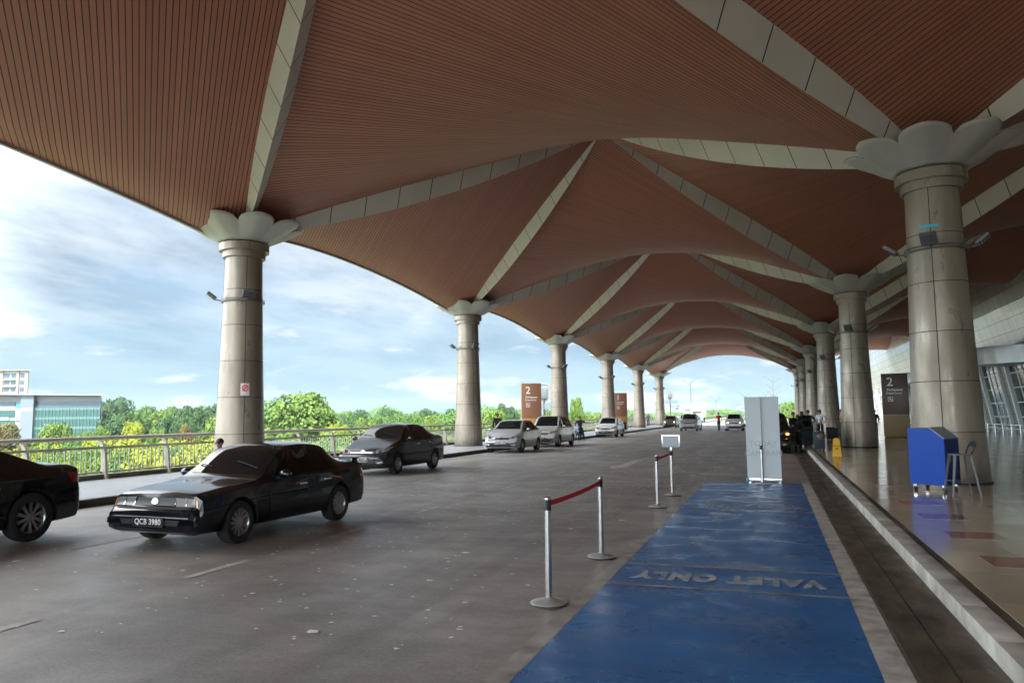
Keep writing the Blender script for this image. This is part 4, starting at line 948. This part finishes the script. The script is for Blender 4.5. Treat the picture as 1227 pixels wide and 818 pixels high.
# blue cabinet
m_cab=mat('royal_blue_laminate',(.001,.055,.36),.4,spec=.25); m_cab2=mat('navy_laminate',(.002,.02,.13),.4,spec=.25)
cb2=thing('reception_cabinet','royal blue wheeled cabinet with sloping grey top beside the nearest right column','cabinet',(3.0,16.85,SW),R(-34.8))
b=MB(); pf=[(-.34,.13),(.34,.13),(.34,1.02),(.08,1.22),(-.34,1.22)]
b.prism([(u,v) for u,v in pf],'Y',-.30,.30,m_cab); bd=b.build('carcass',cb2)
b=MB(); b.prism([(.342,.14),(.352,.14),(.352,1.0),(.342,1.0)],'Y',-.29,.29,m_cab2); dd=b.build('door',cb2)
b=MB(); b.box(.353,.366,-.13,-.11,.58,.70,m_chrome); b.build('handle',dd)
b=MB(); mx=Matrix(); b.prism([(.07,1.231),(.08,1.243),(.36,1.025),(.35,1.014)],'Y',-.305,.305,mat('grey_top',(.32,.38,.42),.2)); b.build('writing_top',cb2)
for x in (-.27,.27):
    for y in (-.24,.24):
        b=MB(); b.lathe([(.01,-.02),(.045,-.02),(.045,.02),(.01,.02)],m_black,16,(x,y,.046),'X'); b.box(x-.03,x+.03,y-.02,y+.03,.075,.13,m_chrome); b.tube([(x-.026,y,.05),(x-.026,y+.01,.1)],.008,m_chrome,6); b.tube([(x+.026,y,.05),(x+.026,y+.01,.1)],.008,m_chrome,6); b.build('castor',cb2)
# bar stool
st=thing('bar_stool','dark metal bar stool with a low bent backrest beside the blue cabinet','stool',(3.25,15.85,SW),R(8))
m_gun=mat('gunmetal',(.20,.205,.215),.35,.8)
b=MB(); b.box(-.155,.155,-.155,.155,.735,.765,m_gun,bev=.014); b.build('seat',st)
for sx in (-1,1):
    for sy in (-1,1):
        b=MB(); b.loft([[(sx*.13-.022,sy*.13-.008,.74),(sx*.13+.022,sy*.13-.008,.74),(sx*.13+.022,sy*.13+.018,.74),(sx*.13-.022,sy*.13+.018,.74)],[(sx*.235-.012,sy*.22-.008,.0),(sx*.235+.012,sy*.22-.008,.0),(sx*.235+.012,sy*.22+.012,.0),(sx*.235-.012,sy*.22+.012,.0)]],m_gun,smooth=False); b.build('leg',st)
for z_,f in ((.27,.0),):
    for s in (-1,1):
        b=MB(); e=.20; b.tube([(-e,s*.185,.27),(e,s*.185,.27)],.009,m_gun,6); b.build('footrest',st)
        b=MB(); b.tube([(s*.195,-.185,.27),(s*.195,.185,.27)],.009,m_gun,6); b.build('footrest',st)
b=MB(); b.tube([(.15,-.13,.76),(.20,-.15,.88),(.235,-.12,.97),(.24,0,.985),(.235,.12,.97),(.20,.15,.88),(.15,.13,.76)],.013,m_black,8); b.box(.222,.236,-.13,.13,.90,.975,m_black,bev=.004); b.build('backrest',st)
# wet floor sign
m_yel=mat('yellow_plastic',(.75,.42,.02),.4)
wf=thing('wet_floor_sign','yellow folding wet floor sign on the walkway before the second right column','sign',(2.12,28.95,SW),R(-6))
for s in (-1,1):
    b=MB(); b.loft([[(-.15,s*.14-.008,0),(.15,s*.14-.008,0),(.15,s*.14+.008,0),(-.15,s*.14+.008,0)],[(-.105,s*.02-.008,.62),(.105,s*.02-.008,.62),(.105,s*.02+.008,.62),(-.105,s*.02+.008,.62)]],m_yel,smooth=False); pn=b.build('panel',wf)
    mx=Matrix.Translation((0,s*.09,.26))@Matrix.Rotation(0 if s<0 else PI,4,'Z')@Matrix.Rotation(PI/2+R(10.5),4,'X')
    b=MB(); 
    for tri in ([(-.07,-.06),(.07,-.06),(0,.07)],): b.poly([mx@Vector((u,v,.011)) for u,v in tri],m_black)
    b.build('warning_symbol',pn)
    link('lettering',text_mb('CAUTION',.05,m_black,mx@Matrix.Translation((0,.12,.011)),.0005,.001),pn); link('lettering',text_mb('WET FLOOR',.038,m_black,mx@Matrix.Translation((0,-.1,.011)),.0005,.001),pn)
b=MB(); b.box(-.05,.05,-.03,.03,.615,.65,m_yel,bev=.01); b.build('handle',wf)
# luggage
def case(label,x,y,z,m,h=.62,wd=.42,rz=0):
    r=thing('suitcase',label,'suitcase',(x,y,z),R(rz),'travel bags by the right kerb'); b=MB(); b.box(-wd/2,wd/2,-.13,.13,.05,h,m,bev=.035); b.build('shell',r)
    b=MB(); b.tube([(-.1,.1,h),(-.1,.1,h+.3),(.1,.1,h+.3),(.1,.1,h)],.01,m_steel,6); b.build('pull_handle',r)
    for s in (-1,1):
        for q in (-1,1): b=MB(); b.lathe([(.005,-.012),(.03,-.012),(.03,.012),(.005,.012)],m_black,12,(s*(wd/2-.06),q*.09,.03),'X'); b.build('wheel',r)
    b=MB(); [b.box(-wd/2+.06+.1*k,-wd/2+.075+.1*k,-.136,-.128,.1,h-.05,m) for k in range(3)]; b.build('rib',r)
L_teal=mat('teal_case',(.02,.05,.055),.4); L_blk=mat('black_case',(.012,.012,.014),.5); L_navy=mat('navy_case',(.02,.025,.06),.5)
case('dark teal suitcase standing at the kerb edge beside the open car door',1.80,33.6,SW,L_teal,.78,.44,5)
case('black suitcase between the person in white and the one in yellow shirt',3.1,46.3,SW,L_blk,.72,.45)
case('navy suitcase beside the black one by the third right column',3.35,47.2,SW,L_navy,.66,.4,10)
bg2=thing('shoulder_bag','brown soft bag resting on top of the dark teal suitcase','bag',(1.87,33.42,SW+.45)); b=MB(); b.ellips((0,-.1,.12),(.17,.10,.14),mat('tan_leather',(.16,.09,.07),.6),14,8); b.build('bag_body',bg2); b=MB(); b.tube([(-.13,-.1,.2),(-.06,-.1,.34),(.06,-.1,.34),(.13,-.1,.2)],.008,m_black,6); b.build('strap',bg2)
# sign totems
m_sb=mat('sign_brown',(.27,.125,.07),.45); m_sb2=mat('sign_dark_brown',(.085,.045,.032),.35); m_so=mat('sign_ochre',(.42,.22,.06),.45); m_so2=mat('sign_tan',(.20,.135,.05),.4)
def totem(label,x,y,num,m1,m2,rz=0,w_=1.42,h=3.85,words=('Perlepasan','Departures')):
    r=thing('sign_totem',label,'sign',(x,y,SW),R(rz)); b=MB(); b.box(-w_/2,w_/2,-.16,.16,1.38,h,m1,bev=.01); p=b.build('upper_panel',r); b=MB(); b.box(-w_/2,w_/2,-.16,.16,.05,1.375,m2,bev=.01); b.build('lower_panel',r); b=MB(); b.box(-w_/2+.05,w_/2-.05,-.12,.12,0,.05,m_dark); b.build('plinth',r)
    def T(t,s,x0,z,bold=0): 
        me=text_mb(t,s,m_white,Matrix.Translation((x0,-.163,z))@Matrix.Rotation(PI/2,4,'X'),.001,bold); link('lettering',me,p)
    T(num,.72,-.25,h-.52,.008); T(words[0],.20,-.0,h-.98,.004); T(words[1],.18,-.06,h-1.18,.002)
    b=MB(); 
    for q in ((-.40,-.12,0,.03),(-.40,-.12,.25,.28),(-.40,-.37,.03,.25),(-.15,-.12,.03,.25)): b.box(q[0],q[1],-.166,-.16,h-1.68+q[2],h-1.68+q[3],m_white)
    b.poly([(-.34,-.166,h-1.50),(-.30,-.166,h-1.46),(-.19,-.166,h-1.57),(-.19,-.166,h-1.62),(-.25,-.166,h-1.60)],m_white); b.build('pictogram',p)
    return r
totem('brown sign totem numbered 2 behind the silver hatchback on the left sidewalk',-16.15,50.6,'2',m_sb,m_so,28)
totem('brown sign totem numbered 1 beyond the white hatchback, farthest of the totems',-15.1,78.2,'1',m_sb,m_so,24,words=('Domestik','Domestic'))
totem('dark brown sign totem numbered 2 on the right walkway between the two nearest columns',7.05,50.0,'2',m_sb2,m_so2,-6)
# litter bin near the totem 1
lb=thing('litter_bin','dark round litter bin standing beside the sign numbered 1','bin',(-14.6,77.3,SW)); b=MB(); b.lathe([(.24,0),(.25,.8),(.23,.85),(.2,.9)],m_black,24); b.build('drum',lb); b=MB(); b.lathe([(.26,.78),(.26,.83)],m_steel,24); b.build('rim',lb)
# round signs on poles
def round_sign(label,x,y,z0,h,r_):
    r=thing('round_sign',label,'sign',(x,y,z0)); m_disc=mat('disc_grey',(.16,.18,.19),.4)
    b=MB(); b.tube([(0,0,0),(0,0,h+.4)],.10,mat('pole_maroon',(.07,.03,.035),.5),10); b.build('pole',r)
    b=MB(); b.lathe([(r_*.82,-.03),(r_,-.03),(r_,.03),(r_*.82,.03)],m_disc,36,(0,0,h+r_*.6),'Y',caps=False); b.lathe([(.01,.0),(r_*.84,.0)],m_disc,36,(0,0.02,h+r_*.6),'Y',caps=False); b.build('disc',r)
    b=MB(); b.box(-r_*.35,r_*.35,-.12,-.05,h+.1,h+r_*1.1,mat('box_grey',(.09,.11,.12),.4),bev=.02); b.box(-r_*.9,r_*1.5,-.08,-.02,h-.9,h-.3,mat('panel_blue',(.10,.15,.17),.4)); b.build('panel',r)
x,y=ray_xy(651,70); round_sign('round grey sign with panels on a maroon pole behind the sign numbered 2',x,y,GZ,10.2,1.0)
x,y=ray_xy(801.5,128); round_sign('small round grey sign on a pole beyond the last left column',x,y,0,4.4,.9)
# street lamps
def lamp(label,px,D,ytop,arms,z0=None,sc_=1):
    x,y=ray_xy(px,D); zt=1.7+(hz(px)-ytop)*D/FPX; z0=GZ if z0 is None else z0; r=thing('street_lamp',label,'street lamp',(x,y,z0),0,'street lamps beyond the canopy'); h=zt-z0
    m=mat('lamp_pole',(.13,.16,.18),.5,.3); b=MB(); b.tube([(0,0,0),(0,0,h*.6),(0,0,h*.97)],[.13*sc_,.10*sc_,.07*sc_],m,8); b.build('pole',r)
    for s,dz,ln in arms:
        b=MB(); l=ln*sc_; b.tube([(0,0,h*.93+dz*sc_),(s*l*.3,0,h*.93+(dz+.15)*sc_),(s*l*.7,0,h*.93+(dz+.65)*sc_),(s*l,0,h*.93+(dz+.7)*sc_)],.07*sc_,m,6); b.box(min(s*l*.8,s*l*1.25),max(s*l*.8,s*l*1.25),-.15,.15,h*.93+(dz+.62)*sc_,h*.93+(dz+.8)*sc_,m); b.build('lamp_arm',r)
lamp('tall double armed street lamp rising left of the box truck',826.5,150,455,[(1,0,1.0),(-1,-.4,.9)],0,1.35)
lamp('street lamp with four pairs of arms above the grey banner',925,130,455,[(1,0,1),(-1,.2,1.1),(1,-1.2,1),(-1,-1.0,1),(1,-2.2,1),(-1,-2.1,.9)],0,1.1)
lamp('small street lamp left of the truck, lower than its neighbour',811,230,484,[(1,0,.9),(-1,-.3,.8)],0,1.3)
lamp('small double armed street lamp right of the truck',856,260,479,[(1,0,1),(-1,.2,1)],0,1.5)
lamp('street lamp above the white and brown minivan',890,230,474,[(1,0,1),(-1,.3,1)],0,1.6)
lamp('street lamp touching the top of the banner, half hidden',916,220,471,[(1,0,.9),(-1,.2,1)],0,1.5)
# road barrier wall at the far end
b=MB(); b.box(-2,-1.6,150,420,0,.9,mat('parapet',(.3,.31,.3),.7)); tag(b.build('barrier_wall'),'low pale concrete barrier wall along the far open road','barrier')

# ================= FAR BUILDINGS =================
m_bg=mat('building_green_glass',(.018,.075,.065),.2,.0); m_bd=mat('building_dark_window',(.05,.08,.11),.2); m_bw=vary('building_white_panel',(.20,.205,.21),(.18,.185,.19),.6,.6,0); m_bp=mat('building_grey_pier',(.12,.15,.18),.6); m_br=mat('building_roof_edge',(.2,.21,.22),.5)
m_pink=mat('building_pink_render',(.27,.20,.18),.7); m_cream=mat('building_cream_render',(.36,.34,.30),.7); m_sheer=mat('spandrel_pale_green',(.06,.15,.13),.4,.0)
D=140; u=D/FPX
def Z(y,px=60): return 1.7+(hz(px)-y)*u
x,y=ray_xy(123,D); ob=thing('office_building','long office building with green glass floors, white roof band and dark grey pier','building',(x,y,GZ),YAW+R(2))
def OX(px): return (px-123)*u
b=MB(); b.prism([(OX(-160),0),(0,0),(-18,22),(OX(-160),22)],'Z',0,Z(473)-GZ,m_bw); b.build('wall',ob)
b=MB(); 
A_=[(OX(-165),-1.4,Z(468.6)-GZ),(OX(126),-1.4,Z(473.2)-GZ),(-17,23,Z(473.2)-GZ),(OX(-165),23,Z(468.6)-GZ)]; b.loft([A_,[(p[0],p[1],p[2]-.25) for p in A_]],m_br,smooth=False); b.build('roof',ob)
def band(nm,x0,x1,y0,y1,m,d): b=MB(); b.box(OX(x0),OX(x1),-d,0.001,Z(y1)-GZ,Z(y0)-GZ,m); return b.build(nm,ob)
band('window_band',46,122.5,481,488.5,m_bd,.12); band('glass_storey',46,122,488.6,528,m_bg,.35)
for a in (488.6,499.5,511): 
    b=MB(); b.box(OX(46),OX(122.2),-.42,-.34,Z(a+3)-GZ,Z(a)-GZ,m_sheer); b.build('spandrel',ob)
b=MB(); 
for k in range(20): b.box(OX(46+4*k),OX(46.35+4*k),-.47,-.34,0,Z(488.6)-GZ,m_bp)
b.build('mullions',ob)
band('pier',31,46,473.5,535,m_bp,.9); band('window_band',4,22,481,486,m_bd,.12); band('glass_storey',-150,22,492,499,m_bg,.1); band('glass_storey',-150,22,503,530,m_bg,.1)
for k,(x0,x1,y0,y1,cc) in enumerate(((23,30.5,482,488,(.05,.25,.6)),(23,30,489,503,(.5,.55,.55)),(-2,22,486.8,491,(.6,.6,.62)),(-5,15,499.5,502.5,(.62,.62,.65)))): band('advert_panel',x0,x1,y0,y1,mat('advert%d'%k,cc,.5),.2)
for k,cc in enumerate(((.05,.4,.45),(.6,.15,.3),(.1,.1,.3),(.6,.05,.08),(.15,.2,.5))): band('advert_mark',0+4.2*k,2.6+4.2*k,488,490,mat('mark%d'%k,cc,.5),.24)
mx=Matrix.Translation((OX(38.5),-.93,Z(490.5)-GZ))@Matrix.Rotation(PI/2,4,'X'); link('pier_lettering',text_mb('U LIME',.62,m_white,mx,.01,.03),ob)
x,y=ray_xy(33,235); u2=235/FPX; tb=thing('apartment_tower','pale pink apartment tower with balconies rising behind the office building','building',(x,y,GZ),YAW+R(5))
def Z2(y): return 1.7+(hz(20)-y)*u2-GZ
b=MB(); b.prism([(-24,0),(0,0),(-14,16),(-24,16)],'Z',0,Z2(444.5),m_cream); b.build('wall',tb); b=MB(); b.prism([(-25,-1),(1.2,-1),(-13.5,17),(-25,17)],'Z',Z2(444.4),Z2(443),m_br); b.build('roof',tb)
for x0,x1 in ((-8.6,-7.4),(-3.4,-2.6),(-.9,.15)): b=MB(); b.box(x0,x1,-.4,-.001,0,Z2(444.6),m_pink); b.build('pilaster',tb)
for k in range(9):
    zt_=Z2(447+8.2*k); 
    for x0,x1,m in ((-7.2,-5.6,m_bd),(-5.1,-3.7,m_bd),(-2.4,-1.1,m_bd),(-13,-10,m_bd)): b=MB(); b.box(x0,x1,-.06,-.001,zt_-1.6,zt_-.2,m); b.build('window',tb)
    b=MB(); b.box(-7.3,-3.5,-.7,-.002,zt_-2.2,zt_-1.9,m_cream); b.build('balcony',tb)
# distant blocks beyond the road end
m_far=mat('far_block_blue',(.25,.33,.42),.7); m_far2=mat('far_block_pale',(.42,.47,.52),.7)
for k,(x0,x1,yt,D_,m,l) in enumerate(((872,889,490.5,700,m_far,'low bluish block in the far distance left of the stepped block'),(884,897,487,760,m_far2,'pale stepped block in the far distance beside the banner'),(893,899,484,800,m_far,'narrow far tower just left of the grey banner'),(817,829,489,600,m_far2,'long pale far building left of the truck'),(806,813,486.5,520,m_far,'dark gabled far building beyond the small lamp'),(1196,1290,478,260,m_far2,'x'))):
    if l=='x': continue
    x,y=ray_xy((x0+x1)/2,D_); uu=D_/FPX; wd=(x1-x0)*uu; h=1.7+(hz(x0)-yt)*uu-GZ; r=thing('distant_building',l,'building',(x,y,GZ),YAW,'far buildings beyond the road'); b=MB(); b.box(-wd/2,wd/2,0,12,0,h,m); b.build('wall',r); b=MB(); b.box(-wd/2-.5,wd/2+.5,-.5,12.5,h,h+.8,m_bw); b.build('roof',r)
    b=MB(); [b.box(-wd/2+.8,wd/2-.8,-.1,-.001,h-2.4-3.4*q,h-1.0-3.4*q,m_bd) for q in range(3)]; b.build('window_rows',r)

# ================= TREES =================
def leafm(n,c1,c2,tr=.0):
    m=mat(n,c1,.65); g=G(m); oi=g.n('ShaderNodeObjectInfo'); v=g.coord('Object'); nz=g.noise(v,.55,4); wn=g.n('ShaderNodeTexWhiteNoise',noise_dimensions='3D'); ge=g.n('ShaderNodeNewGeometry'); vm=g.n('ShaderNodeVectorMath',operation='SNAP'); vm.inputs[1].default_value=(.35,.35,.35); g.l(g.coord('Object'),vm.inputs[0]); g.l(vm.outputs[0],wn.inputs[0])
    f=g.math('ADD',g.math('MULTIPLY',g.ramp(nz,[(.35,0.),(.65,1.)]),.6),g.math('MULTIPLY',wn.outputs[0],.4)); g.col(g.mix(f,c1,c2)); m.node_tree.nodes['Principled BSDF'].inputs['Specular IOR Level'].default_value=.2
    return m
LM={'dark':leafm('dark_foliage',(.025,.06,.018),(.05,.105,.03)),'mid':leafm('mid_foliage',(.05,.115,.022),(.09,.17,.035)),'light':leafm('light_foliage',(.07,.13,.02),(.12,.19,.03)),'yellow':leafm('yellow_foliage',(.13,.19,.015),(.24,.26,.02)),'rust':leafm('rust_foliage',(.13,.085,.035),(.10,.12,.03))}
m_bark=vary('bark',(.07,.05,.035),(.11,.085,.06),4,.9,.4)
def crown_mesh(seed,kind,n=1500,blobs=26,flat=.8,leaf=.085):
    """unit crown: centre 0, radius about 1"""
    r=random.Random(seed); b=MB(); cs=[]
    for k in range(blobs):
        a=r.uniform(0,2*PI); t=r.uniform(-.5,.9); q=math.sqrt(max(0,1-t*t))*r.uniform(.25,.78); cs.append((Vector((q*math.cos(a),q*math.sin(a),t*.62*flat)),r.uniform(.18,.38)))
    for i in range(n):
        c,rad_=cs[i%blobs]; d=Vector((r.gauss(0,1),r.gauss(0,1),r.gauss(0,1))).normalized(); p=c+Vector((d.x,d.y,d.z*flat))*rad_*r.uniform(.72,1.08)
        s=leaf*r.uniform(.35,.8); nrm=(d+Vector((r.gauss(0,.5),r.gauss(0,.5),r.gauss(0,.5)+.3))).normalized(); a=nrm.orthogonal().normalized(); bb=nrm.cross(a); an=r.uniform(0,PI); a,bb=a*math.cos(an)+bb*math.sin(an),bb*math.cos(an)-a*math.sin(an)
        b.poly([p-a*s,p-bb*s*.55+nrm*s*.15,p+a*s,p+bb*s*.55+nrm*s*.15],LM[kind])
    me=bpy.data.meshes.new('crown'); b.bm.to_mesh(me); b.bm.free(); me.materials.append(LM[kind]); return me
CR={k:[crown_mesh(i*7+hash_,k,7500) for i in range(2)] for hash_,k in enumerate(('dark','mid','light','yellow','rust'))}
b=MB(); b.tube([(0,0,0),(.03,0,.3),(-.02,.02,.62),(0,0,.95)],[.055,.042,.03,.012],m_bark,8)
for a in range(5):
    an=a*1.3; z_=.42+.09*a; b.tube([(0,0,z_),(.14*math.cos(an),.14*math.sin(an),z_+.14),(.26*math.cos(an),.26*math.sin(an),z_+.22)],[.022,.014,.006],m_bark,6)
trunk_me=b.build('trunk').data; bpy.data.objects.remove(bpy.data.objects['trunk'])
tr_=random.Random(11)
def tree(label,px,D,ytop,wpx,kind,asp=.8,z0=None,group='trees beyond the railing',cat='tree',nm='tree',low=.25):
    x,y=ray_xy(px,D); z0=GZ if z0 is None else z0; H_=1.7+(hz(px)-ytop)*D/FPX-z0; w_=wpx*D/FPX/2
    r=thing(nm,label,cat,(x,y,z0),tr_.uniform(0,6),group)
    t=link('trunk',trunk_me,r); t.scale=(min(H_*.8,w_*2.4),)*2+(H_*.86,)
    ch=H_*(1-low)/2/.78; c=link('crown',CR[kind][tr_.randint(0,1)],r); c.location=(0,0,H_*(1+low)/2); c.scale=(w_,w_,ch); return r
T=[(8,95,502,62,'rust','tree with rust tinged crown at the far left in front of the office building'),(48,100,520,40,'mid','low green tree under the office windows'),(70,98,499,52,'light','bright green tree in front of the middle of the office building'),(100,120,512,30,'mid','small green tree near the right end of the office building'),(121,105,505,42,'light','light green tree at the office building corner'),(140,190,472,48,'dark','tall dark tree just right of the office building'),(160,100,500,36,'yellow','yellow green tree left of a row of mixed trees'),(176,180,484,44,'dark','dark tree behind the yellow green tree'),(190,110,508,36,'light','light tree beside the rust tinged one'),(205,185,481,46,'mid','mid green tall tree in the back row left of the first column'),(222,105,503,34,'rust','rust tinged small tree left of the nearest left column'),(240,170,480,60,'mid','broad green tree partly behind the nearest left column'),(262,100,490,50,'light','light green tree behind the nearest left column'),
(330,120,505,60,'light','light bushy tree right of the nearest column'),(363,115,461,100,'light','largest round crowned tree above the grey sedan'),(335,125,470,60,'mid','left shoulder of the large round tree group'),(402,112,500,42,'yellow','yellow green tree under the large round tree'),(425,190,488,50,'dark','dark treeline crown right of the big round tree'),(445,110,505,52,'light','light green tree above the grey sedan roof'),(468,185,486,52,'dark','second dark treeline crown, near the middle of the gap'),(478,120,494,42,'mid','mid green tree in the gap between two columns'),(498,110,492,34,'mid','rounded green tree left of the yellowish one'),(512,180,487,44,'dark','third dark treeline crown before the second column'),(520,105,491,38,'light','yellowish green tree just left of the second column'),(545,120,487,50,'mid','green tree partly hidden by the second column'),
(592,95,482,48,'light','bright green tree right of the second column'),(606,170,477,40,'dark','dark tree behind the bright one near the sign numbered 2'),(645,95,490,40,'yellow','yellow green tree behind the round sign'),(658,150,484,34,'mid','green tree behind the yellow one at the round sign'),(689,120,468,26,'light','slender loose tree right of the third left column'),(703,160,492,40,'mid','low green tree between third and fourth left columns'),(716,150,489,38,'light','light tree just left of the fourth left column'),(742,170,490,30,'mid','green tree right of the fourth left column'),(776,260,495,24,'mid','small green tree between the two last left columns'),(851,300,491,22,'light','bright tree clump right of the white truck'),(862,320,492,24,'mid','green tree clump behind the man in red'),(896,300,489,20,'mid','green tree left of the grey banner'),(944,200,476,44,'light','bright round tree right of the grey banner'),(700,300,494,60,'dark','far dark tree behind the white hatchback')]
for k in range(34):
    px=118+k*13.4+tr_.uniform(-3,3); T.append((px,tr_.uniform(128,165),487+tr_.uniform(-4,5)+(3 if px>400 else -3),tr_.uniform(34,56),tr_.choice(['dark','mid','mid','light']),'bushy tree in the continuous tree belt beyond the railing'))
for px,D_,yt,wd,k,l in T: tree(l,px,D_,yt,wd,k,low=.12 if D_<130 else .05,group='similar trees of the continuous belt' if 'continuous' in l else 'trees beyond the railing')
for px,D_,yt,wd,k in ((1056,175,487,26,'light'),(1050,165,500,20,'mid')): tree('bright green tree seen past the second right column' if k=='light' else 'low green shrub like tree seen past the second right column',px,D_,yt,wd,k,z0=0)
# flowering yellow shrubs below the railing
k=0; sr=random.Random(5)
for row,(D_,yt) in enumerate(((64,545),(80,532),(97,524))):
    px=-20
    while px<760:
        kind='yellow' if sr.random()<.5 else ('light' if sr.random()<.6 else 'mid'); wd=sr.uniform(34,62)*(64/D_)**.5*(1 if px<560 else .7)
        yt_=yt+sr.uniform(-5,6)-(px/760)*(yt-501)*.75
        tree({'yellow':'yellow flowering shrub','light':'light green shrub','mid':'mid green shrub'}[kind]+' growing densely below the left railing',px,D_,yt_,wd*1.25,kind,group='shrubs below the left railing in '+kind,cat='shrub',nm='shrub',low=0); px+=wd*.72; k+=1
# far woodland as one mass
b=MB(); r_=random.Random(9)
for i in range(16000):
    px=r_.uniform(-60,960) if i%5 else r_.uniform(640,960); D_=r_.uniform(330,420); x,y=ray_xy(px,D_); hh=(8.7+ (2.2+1.8*math.sin(px*.045)+1.5*math.sin(px*.11+1))*(1 if px<640 else .35))*r_.uniform(.35,1)**.6; s=r_.uniform(.5,1.3)
    n_=Vector((r_.gauss(0,.5)+.33,-1+r_.gauss(0,.4),r_.uniform(0,1.4))).normalized(); a=n_.orthogonal().normalized(); q=n_.cross(a); p=Vector((x,y,GZ+hh)); b.poly([p-a*s,p-q*s*.6,p+a*s,p+q*s*.6],LM['dark'] if r_.random()<.6 else LM['mid'])
o=b.build('far_woodland',normals=False); o['kind']='stuff'
# parked cars on the lower lot
lot=make_car('parked_car','red car on the lower car park beyond the railing at the left',paint('red_car_paint',(.35,.02,.03),0,.3),dict(L=4.1,W=1.7,H=1.48,nose=.6,hf=.74,hc=1.0,yc=1.0,yrf=1.8,yrr=3.0,yd=3.7,zd_=1.08,zt=1.04,wt=.56,round_=.12),lod=2,spokes=6,belt_line=False,group='cars on the lower car park'); x,y=ray_xy(42,104); lot.location=(x,y,GZ+.03); lot.rotation_euler=(0,0,R(80))
lot2=make_car('parked_car','white car on the lower car park, glimpsed between shrubs near the first column',p_white,dict(L=4.1,W=1.7,H=1.48,nose=.6,hf=.74,hc=1.0,yc=1.0,yrf=1.8,yrr=3.0,yd=3.7,zd_=1.08,zt=1.04,wt=.56,round_=.12),lod=2,spokes=6,belt_line=False,group='cars on the lower car park'); x,y=ray_xy(165,112); lot2.location=(x,y,GZ+.03); lot2.rotation_euler=(0,0,R(100))

# ================= AIR =================
hm=bpy.data.materials.new('haze_air'); hm.use_nodes=True; t=hm.node_tree; t.nodes.clear(); o_=t.nodes.new('ShaderNodeOutputMaterial'); pv=t.nodes.new('ShaderNodeVolumePrincipled'); pv.inputs['Color'].default_value=(.66,.84,1.0,1); pv.inputs['Density'].default_value=.00019; t.links.new(pv.outputs[0],o_.inputs['Volume'])
b=MB(); b.box(-1310,1310,-710,1510,GZ-1,36,hm); o=b.build('haze'); o['kind']='stuff'; o.data.materials.clear(); o.data.materials.append(hm)
